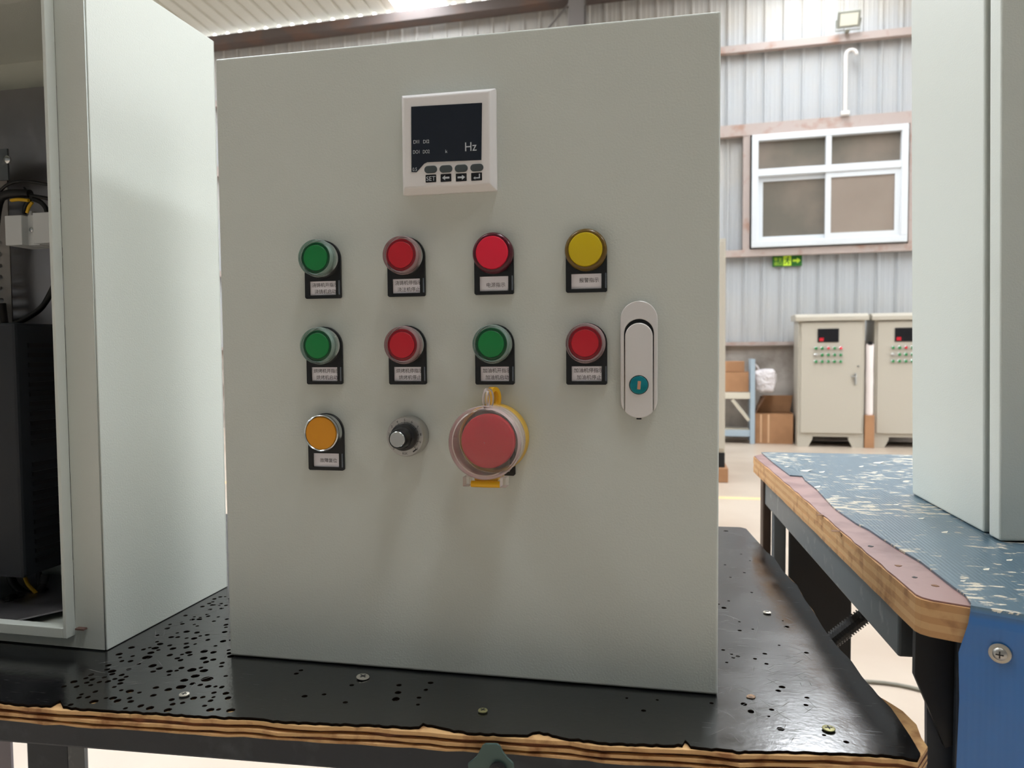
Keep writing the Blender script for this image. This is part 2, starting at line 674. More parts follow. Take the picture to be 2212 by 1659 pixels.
U0, U1 = -16.0, 9.0
wall = MB().box(U0, U1, 0.03, 0.12, 0, 5.30).build('wall_back', PLINTH, None, M=HM)
prop(wall, kind='structure')
MB().box(U0, U1, -0.012, 0.03, 0, 1.09).build('plinth', PLINTH, wall)
PP = 0.2035
pb = MB()
prof = [(0, 0), (0.018, 0), (0.030, -0.020), (0.046, -0.020), (0.058, 0), (0.092, 0), (0.098, -0.0018), (0.108, -0.0018), (0.114, 0), (0.142, 0), (0.148, -0.0018), (0.158, -0.0018), (0.164, 0), (PP-0.003, 0)]
pb.prism(prof + [(PP-0.003, 0.004), (0, 0.004)], 1.12, 5.30, 'z')
pm = pb.mesh('panel', CLAD)
n_pan = int((U1-U0)/PP)
phase = -0.022
i0 = int(U0/PP)+1
for i in range(i0, i0+n_pan):
    link_mesh('panel', pm, wall, (i*PP+phase, 0.022, 0))


def girt(name, z0, z1, v0=-0.09, m=GIRT, u0=U0, u1=U1):
    g = MB()
    g.box(u0, u1, v0, v0+0.006, z0, z1)
    g.box(u0, u1, v0+0.006, -0.006, z1-0.006, z1)
    g.box(u0, u1, v0+0.006, -0.006, z0, z0+0.006)
    o = g.build(name, m, None, M=HM)
    return prop(o, kind='structure')


girt('trim_1', 4.45, 4.53)
girt('trim_2', 3.50, 3.63)
girt('trim_3', 2.12, 2.20)
girt('trim_4', 1.095, 1.135, v0=-0.10)
girt('trim_5', 5.22, 5.34, v0=-0.22, m=EAVE)
# window jamb angles
for nm, u in (('trim_6', -0.43), ('trim_7', 1.31)):
    o = MB().box(u, u+0.075, -0.085, -0.008, 2.20, 3.50).build(nm, GIRT, None, M=HM)
    prop(o, kind='structure')

# roof sheets with skylight strips
SLOPE = 0.11
SKY_U = [-13.74, -9.05, -4.36, 0.33, 5.0]
roofM = HM @ Matrix.Translation((0, 0.02, 5.456)) @ Matrix.Rotation(-math.atan(SLOPE), 4, 'X')
LEN = 23.0
SKLEN = 10.9
ceil = MB().box(U0, U1, -LEN, -LEN+0.06, 0.03, 0.09).build('ceiling', EAVE, None, M=roofM)
prop(ceil, kind='structure')
rp = [(0, 0), (0.05, 0), (0.065, 0.028), (0.095, 0.028), (0.11, 0), (0.199, 0), (0.199, 0.004), (0.113, 0.004), (0.097, 0.032), (0.063, 0.032), (0.047, 0.004), (0, 0.004)]
# profile lies in (u, z), runs along v
rm = MB().prism(rp, -LEN, 0, 'y').mesh('panel', ROOF)
sm = MB().box(0, 0.66, -SKLEN, 0, 0, 0.004).mesh('skylight', SKYL)
so = MB().box(0, 0.66, -LEN, -SKLEN-0.001, 0, 0.004).mesh('panel', ROOF)
u = U0
while u < U1:
    hit = [s for s in SKY_U if s-0.33-0.1 < u+0.1 < s+0.33+0.1]
    if hit:
        link_mesh('skylight', sm, ceil, (hit[0]-0.33, 0, 0))
        link_mesh('panel', so, ceil, (hit[0]-0.33, 0, 0))
        u = hit[0]+0.33
        continue
    link_mesh('panel', rm, ceil, (u, 0, 0))
    u += 0.2
for k in range(1, 11):
    MB().box(U0, U1, -LEN+0.3+k*2.0, -LEN+0.36+k*2.0, -0.14, -0.002).build('purlin', EAVE, ceil)

# the rest of the hall: side walls and the wall behind the viewer
for nm, b in (('wall_left', (-14.2, -14.0, -13.8, 9.4, 0, 9)), ('wall_right', (10.0, 10.2, -13.8, 9.0, 0, 9)), ('wall_front', (-14.0, 10.0, -14.0, -13.8, 0, 9))):
    g = MB()
    if nm == 'wall_right':                     # unseen opening, added to let more side light in
        g.box(10.0, 10.2, -13.8, 1.0, 0, 9).box(10.0, 10.2, 8.2, 9.0, 0, 9).box(10.0, 10.2, 1.0, 8.2, 4.4, 9)
    else:
        g.box(*b)
    o = g.build(nm, CLADF if nm == 'wall_front' else CLAD)
    prop(o, kind='structure')

# column with bracing rod
col = MB()
col.box(-2.40, -2.22, -0.245, -0.235, 0, 5.2)
col.box(-2.40, -2.22, -0.415, -0.405, 0, 5.2)
col.box(-2.314, -2.306, -0.405, -0.245, 0, 5.2)
o = col.build('trim_8', COLUMN, None, M=HM)
prop(o, kind='structure')
o = MB().tube([(-3.3, -0.17, 4.3), (-2.43, -0.17, 5.2)], 0.012).build('trim_9', COLUMN, None, M=HM)
prop(o, kind='structure')

# window
WU0, WU1, WZ0, WZ1 = -0.335, 1.29, 2.215, 3.49
win = empty('window_1', HM @ Vector(((WU0+WU1)/2, -0.05, WZ0)), HYAW)
win['kind'] = 'structure'
wi = WM[win.name].inverted() @ HM


def wbox(name, m, *b, bevel=0.004, parent=None):
    g = MB(wi)
    g.box(*b)
    return g.build(name, m, parent or win, bevel=bevel, M=None)


ZR0, ZR1 = 3.02, 3.10
UM = 0.48
for b in ((WU0, WU1, -0.13, -0.03, WZ0, WZ0+0.07), (WU0, WU1, -0.13, -0.03, WZ1-0.07, WZ1), (WU0, WU0+0.07, -0.13, -0.03, WZ0+0.07, WZ1-0.07), (WU1-0.07, WU1, -0.13, -0.03, WZ0+0.07, WZ1-0.07)):
    wbox('window_frame', UPVC, *b)
wbox('transom', UPVC, WU0+0.07, WU1-0.07, -0.13, -0.03, ZR0, ZR1)
wbox('mullion', UPVC, UM-0.03, UM+0.03, -0.128, -0.032, ZR1, WZ1-0.07)


def sash(u0, u1, z0, z1, v, t=0.055):
    g = MB(wi)
    g.box(u0, u1, v-0.03, v, z0, z0+t)
    g.box(u0, u1, v-0.03, v, z1-t, z1)
    g.box(u0, u0+t, v-0.03, v, z0+t, z1-t)
    g.box(u1-t, u1, v-0.03, v, z0+t, z1-t)
    return g.build('sash', UPVC, win)


s1 = sash(WU0+0.07, UM+0.03, WZ0+0.07, ZR0, -0.045)
s2 = sash(UM-0.03, WU1-0.07, WZ0+0.07, ZR0, -0.085, 0.06)


def pane(u0, u1, z0, z1, v, m):
    g = MB(wi)
    g.box(u0, u1, v-0.004, v, z0, z1)
    return g.build('pane', m, win)


pane(WU0+0.07, UM-0.03, ZR1, WZ1-0.07, -0.06, PANE)
pane(UM+0.03, WU1-0.07, ZR1, WZ1-0.07, -0.06, PANE)
pane(WU0+0.125, UM-0.025, WZ0+0.125, ZR0-0.055, -0.058, PANE)
pane(UM+0.03, WU1-0.13, WZ0+0.13, ZR0-0.06, -0.098, PANE2)

# ------------------------------------------------------------------ things along the far wall


def bg_cabinet(u0, vfront, label, ncol=5):
    W, D, H = 0.655, 0.42, 1.36
    c = empty('floor_cabinet', HM @ Vector((u0+W/2, vfront+D/2, 0)), HYAW, label, 'cabinet')
    x0, x1, y0, y1 = -W/2, W/2, -D/2, D/2
    MB().box(x0, x1, y0, y1, 0.11, H).build('body', BGCAB, c, bevel=0.004)
    # plinth feet, splayed
    for s in (-1, 1):
        pts = [(s*W/2, 0.11), (s*W/2, 0), (s*(W/2-0.11), 0), (s*(W/2-0.15), 0.085), (s*(W/2-0.15), 0.11)]
        MB().prism(pts, y0, y0+0.02, 'y').build('foot', BGCAB, c)
        MB().box(s*(W/2-0.02) if s > 0 else -W/2, W/2 if s > 0 else -(W/2-0.02), y0+0.02, y1, 0, 0.11).build('foot', BGCAB, c)
    MB().box(-W/2+0.02, W/2-0.02, y1-0.02, y1, 0.0, 0.012).build('rear_rail', STEELK, c)
    g = MB()
    g.prism([(y0-0.05, H-0.015), (y0-0.05, H+0.03), (y0+0.02, H+0.06), (y1+0.02, H+0.06), (y1+0.02, H)], x0-0.035, x1+0.03, 'x')
    g.build('rain_hood', BGCAB, c, bevel=0.004)
    d = MB().box(x0+0.025, x1-0.025, y0-0.022, y0-0.003, 0.15, H-0.03).build('door', BGCAB, c, bevel=0.004)
    yf = y0-0.022
    dx = -W/2-u0
    cx = -0.035
    scr = MB().box(cx-0.105, cx+0.105, yf-0.008, yf, 1.118, 1.262).build('display_window', BGBLK, c, bevel=0.003)
    MB().box(cx-0.088, cx-0.045, yf-0.0095, yf-0.0078, 1.13, 1.165).build('red_readout', MATS['red_cap'], scr)
    cols = [['green', 'green', 'red', 'green', 'pink'], ['ring', 'green', 'green', 'green', 'green'], ['green']*5]
    for r in range(3):
        for k in range(5):
            bx, bz = cx-0.12+k*0.061, 1.055-r*0.071
            b = link_mesh('push_button', BGB_COLLAR, c, (bx, yf, bz))
            nm = cols[r][k]
            link_mesh('cap', BGB_CAP[nm], b)
    MB().box(0.225, 0.245, yf-0.012, yf, 0.665, 0.79).build('handle_plate', CHROME, c, bevel=0.003)
    MB().box(0.19, 0.24, yf-0.03, yf-0.012, 0.745, 0.762).build('handle', CHROME, c, bevel=0.003)
    MB().lathe([(0.011, yf*-1), (0.011, yf*-1+0.006), (0.001, yf*-1+0.007)], 14, 0.262, 0.86).build('key_lock', CHROME, c)
    return c


BGB_COLLAR = MB().lathe([(0.019, 0), (0.019, 0.012), (0.015, 0.016)], 16).mesh('push_button', CHROME, True)
BGB_CAP = {}
for nm in ('green', 'red', 'pink', 'ring'):
    mm = MATS.get(nm + '_cap', DULLMETAL)
    BGB_CAP[nm] = MB().lathe([(0.0145, 0.012), (0.0145, 0.021), (0.012, 0.023)], 16).mesh('cap', mm, True)

bg_cabinet(0.122, -0.64, 'ivory floor cabinet with rain hood between the open carton and the white foam roll')
bg_cabinet(0.885, -0.57, 'ivory floor cabinet with rain hood on the far side of the foam roll')

# storage rack
rk = empty('storage_rack', HM @ Vector((-0.9, -0.36, 0)), HYAW, 'pale blue steel storage rack holding cartons against the plinth wall', 'rack')
RM = WM[rk.name].inverted() @ HM


def rpart(name, m, *b, bevel=0.002):
    return MB(RM).box(*b).build(name, m, rk, bevel=bevel)


for u in (-0.36, -1.42):
    for v in (-0.53, -0.20):
        rpart('post', RACK, u, u+0.05, v, v+0.05, 0, 0.94)
for z, m in ((0.50, RACKBEAM), (0.08, RACK)):
    for v in (-0.52, -0.19):
        rpart('beam', m, -1.37, -0.36, v, v+0.03, z, z+0.07)
    rpart('shelf_board', RACKBEAM, -1.37, -0.36, -0.49, -0.19, z+0.05, z+0.07)
br = MB(RM)
br.tube([(-0.37, -0.505, 0.26), (-0.55, -0.505, 0.49)], 0.022, 4)
br.build('brace', RACKBEAM, rk)


def carton(u0, u1, v0, v1, z0, z1, label, flaps=False, tape=True):
    c = empty('cardboard_box', HM @ Vector(((u0+u1)/2, (v0+v1)/2, z0)), HYAW, label, 'box')
    I = WM[c.name].inverted() @ HM
    t = 0.006
    g = MB(I)
    g.box(u0, u1, v0, v0+t, z0, z1).box(u0, u1, v1-t, v1, z0, z1).box(u0, u0+t, v0+t, v1-t, z0, z1).box(u1-t, u1, v0+t, v1-t, z0, z1)
    g.box(u0+t, u1-t, v0+t, v1-t, z0, z0+t)
    g.build('body', KRAFT, c)
    if flaps:
        a = MB(I)
        a.add([(u0+t, v1-t, z1), (u1-t, v1-t, z1), (u1+0.02, v1-0.03, z1+0.19), (u0+0.09, v1-0.03, z1+0.19), (u0+t, v1-t-0.005, z1), (u1-t, v1-t-0.005, z1), (u1+0.02, v1-0.035, z1+0.19), (u0+0.09, v1-0.035, z1+0.19)],
              [(0, 1, 2, 3), (7, 6, 5, 4), (0, 4, 5, 1), (1, 5, 6, 2), (2, 6, 7, 3), (3, 7, 4, 0)])
        a.build('flap', KRAFT, c)
        a = MB(I)
        a.add([(u0+0.002, v0+0.02, z1), (u0+0.002, v1-0.02, z1), (u0+0.07, v1-0.04, z1+0.18), (u0+0.10, v0+0.04, z1+0.18), (u0+0.007, v0+0.02, z1), (u0+0.007, v1-0.02, z1), (u0+0.075, v1-0.04, z1+0.18), (u0+0.105, v0+0.04, z1+0.18)],
              [(0, 1, 2, 3), (7, 6, 5, 4), (0, 4, 5, 1), (1, 5, 6, 2), (2, 6, 7, 3), (3, 7, 4, 0)])
        a.build('flap', KRAFTD, c)
    else:
        MB(I).box(u0, u1, v0, (v0+v1)/2-0.001, z1, z1+t).build('flap', KRAFT, c)
        MB(I).box(u0, u1, (v0+v1)/2+0.001, v1, z1, z1+t).build('flap', KRAFT, c)
    if tape:
        for q in ((u0+0.05), (u0+0.13)):
            MB(I).box(q, q+0.018, v0-0.0012, v0-0.0001, z0+0.01, z1-0.01).build('tape', TAPE, c)
    return c


carton(-0.30, 0.095, -0.46, -0.19, 0, 0.335, 'open taped cardboard carton on the floor between rack and floor cabinet', flaps=True)
carton(-0.82, -0.375, -0.48, -0.22, 0.575, 0.79, 'cardboard carton on the upper rack shelf, under the smaller box', tape=False)
carton(-0.78, -0.42, -0.46, -0.24, 0.80, 0.91, 'shallow cardboard box on top of the rack carton', tape=False)
carton(0.786, 0.878, -0.655, -0.545, 0, 0.34, 'narrow cardboard box on the floor under the white foam roll', tape=False)

# poly bag leaning over the rack end
bagc = empty('plastic_bag', HM @ Vector((-0.19, -0.36, 0.555)), HYAW, 'crumpled white plastic bag hanging on the rack post above the open carton', 'bag')
bb = bmesh.new()
bmesh.ops.create_icosphere(bb, subdivisions=3, radius=1)
for v in bb.verts:
    p = v.co.copy()
    for k in range(3):
        p[k] = math.copysign(abs(p[k])**0.45, p[k])
    j = 1+0.06*math.sin(7*p.x+3*p.z)+0.05*math.sin(11*p.y-5*p.z+2*p.x)
    v.co = Vector((p.x*0.110*j, p.y*0.06*j, 0.14+p.z*0.13*j))
me = bpy.data.meshes.new('bag_body')
bb.to_mesh(me)
bb.free()
me.materials.append(BAGM)
for f in me.polygons:
    f.use_smooth = True
link_mesh('bag_body', me, bagc)
MB().tube([(-0.06, 0, 0.24), (-0.09, -0.02, 0.30), (-0.135, -0.06, 0.34), (-0.15, -0.11, 0.345)], 0.012).build('bag_handle', BAGM, bagc)

fr = empty('foam_roll', HM @ Vector((0.833, -0.60, 0.346)), HYAW, 'tall white foam roll standing on the narrow box between two floor cabinets', 'roll')
g = MB(Matrix.Rotation(-math.pi/2, 4, 'X'))
n = 20
g = MB()
for ring, (r, z) in enumerate([(0.036, 0), (0.040, 0.03), (0.038, 0.3), (0.041, 0.34), (0.037, 0.5), (0.041, 0.73), (0.034, 0.75)]):
    g.v += [Vector((r*math.cos(2*math.pi*i/n), r*math.sin(2*math.pi*i/n), z)) for i in range(n)]
for j in range(6):
    g.f += [(j*n+i, j*n+(i+1) % n, (j+1)*n+(i+1) % n, (j+1)*n+i) for i in range(n)]
g.f += [tuple(range(n))[::-1], tuple(6*n+i for i in range(n))]
g.build('roll', FOAM, fr, smooth=True)
MB().box(-0.02, 0.02, -0.045, -0.02, 0.74, 0.775).build('end_knot', BGBLK, fr, bevel=0.004)

# exit sign
es = empty('exit_sign', HM @ Vector((0.065, -0.006, 2.0)), HYAW, 'green emergency exit sign with running figure and arrow below the window', 'sign')
MB().box(-0.16, 0.16, -0.012, 0.0, 0.0, 0.125).build('panel', SIGNG, es)
pr = []
pr.append(poly([(-0.045, 0.008), (0.045, 0.008), (0.045, 0.117), (-0.045, 0.117)]))
exb = MB()
exb.add([(p[0], p[1], 0) for p in []], [])
me = print_mesh('figure_panel', [poly(rect(-0.043, 0.043, 0.006, 0.119))], SIGNY, Matrix.Translation((0, -0.0125, 0)) @ UP)
link_mesh('figure_panel', me, es)
fig = [poly(circle(0.010, 0.100, 0.010)), poly([(-0.002, 0.088), (0.014, 0.084), (0.006, 0.052), (-0.010, 0.056)]), poly([(0.002, 0.056), (0.022, 0.044), (0.016, 0.020), (0.008, 0.022), (0.012, 0.040), (-0.006, 0.052)]), poly([(-0.010, 0.056), (-0.014, 0.036), (-0.034, 0.026), (-0.036, 0.034), (-0.020, 0.042), (-0.016, 0.060)]), poly([(0.012, 0.084), (0.032, 0.068), (0.028, 0.062), (0.010, 0.076)]), poly([(0.0, 0.086), (-0.022, 0.074), (-0.026, 0.080), (-0.004, 0.092)])]
link_mesh('running_figure', print_mesh('running_figure', fig, SIGNG, Matrix.Translation((0, -0.0132, 0)) @ UP), es)
arr = [poly([(0.06, 0.05), (0.105, 0.05), (0.105, 0.03), (0.145, 0.0625), (0.105, 0.095), (0.105, 0.075), (0.06, 0.075)])]
link_mesh('arrow', print_mesh('arrow', arr, SIGNY, Matrix.Translation((0, -0.0128, 0)) @ UP), es)
tx = [text_geo('安全', 0.046, -0.1, 0.066, 'CENTER'), text_geo('出口', 0.046, -0.1, 0.018, 'CENTER')]
link_mesh('lettering', print_mesh('lettering', tx, SIGNY, Matrix.Translation((0, -0.0128, 0)) @ UP), es)

# floodlight on the upper girt
flt = empty('floodlight', HM @ Vector((0.655, -0.14, 4.53)), HYAW, 'square white floodlight tilted on the upper wall girt', 'light')
MB().box(-0.02, 0.02, -0.05, 0.05, 0, 0.012).build('foot_plate', LAMPM, flt)
T = Matrix.Translation((0.0, -0.07, 0.105)) @ Matrix.Rotation(math.radians(28), 4, 'X')
hd = MB(T).box(-0.115, 0.115, -0.022, 0.022, -0.085, 0.085).build('housing', LAMPM, flt, bevel=0.006)
MB(T).box(-0.09, 0.09, -0.026, -0.021, -0.06, 0.06).build('lens_glass', LAMPG, flt)
yk = MB()
yk.tube([(-0.124, -0.07, 0.105), (-0.124, -0.02, 0.008), (0.124, -0.02, 0.008), (0.124, -0.07, 0.105)], 0.007, 6)
yk.build('bracket', LAMPM, flt)

# conduit with gooseneck
cp = []
for i in range(12):
    cp.append((0, 0, 0.03+0.62*i/11))
for i in range(1, 9):
    t = math.pi*i/8
    cp.append((0.055-0.055*math.cos(t), 0, 0.65+0.055*math.sin(t)))
cpe = empty('conduit', HM @ Vector((0.645, -0.115, 3.632)), HYAW, 'white gooseneck conduit pipe rising from the wall girt above the window', 'pipe')
MB().tube(cp, 0.021, 10).build('pipe', PIPE, cpe, smooth=True)
MB().box(-0.045, 0.045, -0.02, 0.03, 0, 0.045).build('base_clamp', PIPE, cpe, bevel=0.006)

# cabinet standing on a timber block, mostly hidden behind the door of the main cabinet
P0 = on_z(1573, 1043, 0)
bc = empty('tall_cabinet', (P0.x-0.42, P0.y+0.25, 0.0), 0, 'tall beige cabinet with black plinth on a timber block, behind the grey cabinet', 'cabinet')
zb = 0.115
pe = on_z(1562, 1001, zb)
xr = P0.x-0.024-(P0.x-0.42)
MB().box(xr-0.8, xr, -0.22, 0.25, zb+0.0, zb+0.12).build('plinth', STEELK, bc, bevel=0.003)
MB().box(xr-0.8, xr, -0.22, 0.25, zb+0.12, 1.92).build('body', BGCAB, bc, bevel=0.004)
MB().box(xr-0.79, xr-0.01, -0.24, -0.222, zb+0.15, 1.9).build('door', BGCAB, bc, bevel=0.004)
tb = MB().box(xr-0.1, xr+0.024, -0.25, 0.28, 0, zb).build('timber_block', KRAFT, None, M=Matrix.Translation((P0.x-0.42, P0.y+0.25, 0)), bevel=0.004)
prop(tb, 'light timber block on the floor under the corner of the tall cabinet', 'block')

# cable lying on the floor under the benches
A, B = on_z(1780, 1452, 0.006), on_z(2000, 1500, 0.006)
pts = []
for i in range(24):
    t = -1.2+3.0*i/23
    p = A.lerp(B, t)
    pts.append((p.x, p.y+0.03*math.sin(i*0.5), 0.0062))
cb = MB().tube(pts, 0.006, 8).build('floor_cable', mat('grey_cable', (126, 122, 110), 0.5), None)
prop(cb, 'thin grey cable lying across the beige floor beneath the benches', 'cable')

# ================================================================== BLACK TABLE
tbl = empty('work_table', (0.0, 0.2, 0.0), 0, 'black topped plywood work table with dark steel frame and drilled worn face', 'table')
TI = WM[tbl.name].inverted()
NEAR = [(-700, 1465), (-60, 1510), (0, 1515), (60, 1521), (110, 1524), (130, 1511), (136, 1526), (200, 1531), (300, 1537), (420, 1545), (560, 1551), (600, 1557), (690, 1561), (780, 1564), (905, 1570), (914, 1562), (932, 1566), (1000, 1580), (1140, 1588), (1150, 1581), (1165, 1580), (1230, 1594), (1300, 1603), (1400, 1607), (1474, 1608), (1480, 1597), (1492, 1612), (1600, 1622), (1700, 1622), (1830, 1626), (1940, 1632), (1982, 1640)]
RIGHT = [(1988, 1628), (1978, 1611), (1966, 1590), (1945, 1560), (1925, 1528), (1896, 1500), (1862, 1462), (1840, 1430), (1806, 1392), (1775, 1352), (1757, 1320), (1740, 1296), (1722, 1265), (1690, 1232), (1672, 1205), (1655, 1192), (1640, 1172), (1612, 1142)]


def interp(pts, step, amp, seed):
    rnd = random.Random(seed)
    out = []
    for a, b in zip(pts[:-1], pts[1:]):
        n = max(1, int(math.hypot(b[0]-a[0], b[1]-a[1])/step))
        for i in range(n):
            t = i/n
            out.append((a[0]+(b[0]-a[0])*t, a[1]+(b[1]-a[1])*t+rnd.uniform(-amp, amp)))
    out.append(pts[-1])
    return out


def tz(pts, z):
    return [(on_z(x, y, z).x, on_z(x, y, z).y-0.2) for x, y in pts]


FAR = [(0.47, 0.345), (0.2, 0.335), (-0.95, 0.26)]
near_px = interp(NEAR, 9, 1.6, 3)
outline = tz(near_px, TZ) + tz(interp(RIGHT, 14, 1.5, 4), TZ) + FAR

# drilled holes: those that the photo shows clearly on the right, a dense field on the left
HOLES = []


def hole(px, py, wpx):
    p = on_z(px, py, TZ)
    depth = (p-CC).dot(CF)
    r = wpx*depth/FPX/2
    q = (p.x, p.y-0.2)
    for (a, b, s) in HOLES:
        if math.hypot(a-q[0], b-q[1]) < s+r+0.0007:
            return
    HOLES.append((q[0], q[1], r))


for q in [(1562, 1404, 9), (1580, 1413, 8), (1594, 1418, 9), (1584, 1421, 8), (1570, 1431, 7), (1652, 1412, 10), (1631, 1423, 9), (1656, 1434, 10), (1689, 1484, 13), (1681, 1492, 11), (1607, 1521, 15), (1622, 1537, 17), (1667, 1533, 11), (1660, 1547, 8), (1686, 1575, 17), (1743, 1507, 10), (1741, 1523, 11), (1742, 1410, 10), (1699, 1354, 14), (1691, 1341, 5), (1626, 1359, 6), (1597, 1343, 6), (1564, 1313, 13), (1552, 1305, 7), (1574, 1298, 6), (1624, 1280, 7), (1598, 1362, 9), (1578, 1247, 6), (1608, 1237, 6), (1568, 1147, 10), (1566, 1220, 6), (1620, 1211, 5), (1601, 1197, 5), (1683, 1394, 6), (1780, 1588, 9), (1828, 1603, 13), (1537, 1519, 10), (1390, 1535, 10), (1420, 1512, 7), (1354, 1508, 7), (700, 1500, 10), (760, 1480, 10), (862, 1480, 12), (860, 1496, 14), (855, 1510, 18), (905, 1507, 10), (903, 1522, 9), (746, 1517, 11), (658, 1504, 12), (640, 1455, 10), (650, 1448, 9), (930, 1475, 12), (920, 1490, 10)]:
    hole(*q)
for q in [(335, 1400, 15), (318, 1420, 20), (326, 1410, 14), (367, 1415, 14), (383, 1422, 12), (441, 1407, 18), (440, 1422, 16), (442, 1402, 10), (447, 1467, 24), (437, 1477, 30), (415, 1447, 20), (445, 1430, 14), (480, 1432, 12), (482, 1385, 14), (330, 1438, 18), (391, 1484, 20), (461, 1506, 10), (438, 1506, 12), (263, 1458, 13), (262, 1469, 14), (242, 1450, 16), (278, 1446, 12), (233, 1472, 14), (331, 1502, 14), (301, 1496, 10), (262, 1491, 9), (206, 1494, 12), (190, 1506, 12), (176, 1500, 10), (280, 1508, 12), (229, 1508, 9), (196, 1480, 10), (247, 1484, 10)]:
    hole(*q)
rh = random.Random(11)
while len(HOLES) < 215:
    y = rh.uniform(1285, 1535)
    x0 = 495-(y-1275)*1.75
    x = rh.uniform(max(x0, 120), 500)
    hole(x, y, rh.uniform(10, 19)*(0.55+0.5*(y-1285)/250))
loops = [outline]+[circle(a, b, r, 10 if r < 0.003 else 14, 0.10, rh.uniform(0.85, 1.1)) for a, b, r in HOLES]
# the loops may not touch the outline or one another
me = shape2d('tabletop_face', loops, 0.0019, BLACKFACE, Matrix.Translation((0, 0, TZ-0.0019)))
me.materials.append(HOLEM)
for pf in me.polygons:                                   # raw matt cut edges of the drilled holes, shade painted in dark
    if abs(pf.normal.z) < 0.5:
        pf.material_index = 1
link_mesh('tabletop_face', me, tbl, label='black film face drilled with holes')

# scratches scored into the film, too fine to count
rs = random.Random(5)
g = MB(TI)
for k in range(230):
    if k < 130:
        x, y = rs.uniform(1555, 1760), rs.uniform(1330, 1615)
    else:
        y = rs.uniform(1300, 1530)
        x = rs.uniform(max(495-(y-1275)*1.7, 150), 495)
    p = on_z(x, y, TZ)
    a_ = rs.choice((0.5, 0.6, 2.2, 0.1, 1.2))+rs.uniform(-0.4, 0.4)
    ln, wd = rs.uniform(0.002, 0.013), rs.uniform(0.00015, 0.0004)
    d1, d2 = Vector((math.cos(a_), math.sin(a_), 0)), Vector((-math.sin(a_), math.cos(a_), 0))
    if p.x+ln > 0.49 or p.y-ln < -0.07:
        continue
    c0 = Vector((p.x, p.y, TZ+0.00002))
    g.add([c0-d1*ln, c0-d2*wd, c0+d1*ln, c0+d2*wd, c0+Vector((0, 0, 0.00006))], [(0, 1, 4), (1, 2, 4), (2, 3, 4), (3, 0, 4), (3, 2, 1, 0)])
so_ = g.build('scratches', mat('scratch_grey', (104, 102, 100), 0.7), tbl)
so_['kind'] = 'stuff'

PLY = [(PLYL, 0.0026, 2.5, 0), (PLYD, 0.0028, 5.5, 1), (PLYL, 0.0022, 2.8, 2), (PLYD, 0.0022, 5.2, 3), (PLYL, 0.0016, 3.0, 4)]
z = TZ-0.0022
RIGHT2 = [(2004, 1606), (1990, 1585), (1980, 1560), (1950, 1530), (1925, 1512), (1896, 1496), (1862, 1458), (1840, 1426), (1806, 1388), (1775, 1348), (1757, 1316), (1740, 1292), (1722, 1261), (1690, 1228), (1672, 1202), (1655, 1188), (1640, 1170), (1610, 1143)]
for m, t, amp, sd in PLY:
    pe = [(x, y+(2.0 if m is PLYL else -2.5)) for x, y in NEAR if not (100 < x < 140 or 905 <= x <= 935 or 1145 <= x < 1170 or 1470 < x < 1490)]
    ol = tz(interp(pe, 34 if m is PLYL else 50, amp*0.6, sd+20), TZ) + tz(interp(RIGHT2, 26, 1.5, sd+40), TZ) + FAR
    g = MB().prism(ol, z-t, z)
    g.build('ply', m, tbl)
    if sd == 0:
        MB().prism([(-0.90, -0.285), (0.45, -0.245), (0.44, 0.30), (-0.90, 0.22)], z+0.00005, z+0.0003).build('hole_shade_layer', HOLEM, tbl)  # dark sheet added under the face to paint shade into the holes
    z -= t
ZP = z
# steel frame
yA, yB = -0.29, 0.31                       # local y
A0 = Vector((-0.75, -0.325, 0))
A1 = Vector((0.515, -0.262, 0))
dA = (A1-A0).normalized()
nA = Vector((-dA.y, dA.x, 0))


def bar(name, m, a, b, wdt, z0, z1, parent=tbl, bevel=0.002):
    a, b = Vector(a), Vector(b)
    d = (b-a).normalized()
    nn = Vector((-d.y, d.x, 0))*wdt
    g = MB()
    g.prism([(a.x, a.y), (b.x, b.y), (b.x+nn.x, b.y+nn.y), (a.x+nn.x, a.y+nn.y)], z0, z1)
    return g.build(name, m, parent, bevel=bevel)


ap = bar('apron', STEELD, A0+nA*0.022, A1+nA*0.022, 0.04, ZP-0.038, ZP)
bar('apron', STEELD, (-0.75, 0.25, 0), (0.43, 0.28, 0), 0.04, ZP-0.038, ZP)
bar('apron', STEELD, (0.502, -0.19, 0), (0.462, 0.26, 0), 0.03, ZP-0.038, ZP)
for (lx, ly, lw) in ((-0.72, -0.27, 0.05), (0.44, -0.22, 0.05), (0.41, 0.24, 0.05), (-0.9, 0.18, 0.05)):
    MB().box(lx, lx+lw, ly, ly+lw, 0, ZP-0.039).build('leg', STEELD, tbl, bevel=0.003)
# two uprights seen under the apron at the left
q0, q1, q2 = on_y(60, 1645, 0.3), on_y(146, 1645, 0.3), on_y(183, 1645, 0.3)
MB().box(q0.x, q1.x, 0.10, 0.11, 0, ZP-0.039).build('end_panel', STEELD, tbl)
MB().box(q1.x+0.001, q2.x, 0.10, 0.106, 0, ZP-0.039).build('stiffener', STEELG, tbl)
q3 = on_y(24, 1645, 0.3)
MB().box(q3.x-0.10, q3.x, 0.10, 0.104, 0, ZP-0.039).build('stiffener', mat('violet_grey_steel', (128, 124, 134), 0.5), tbl)
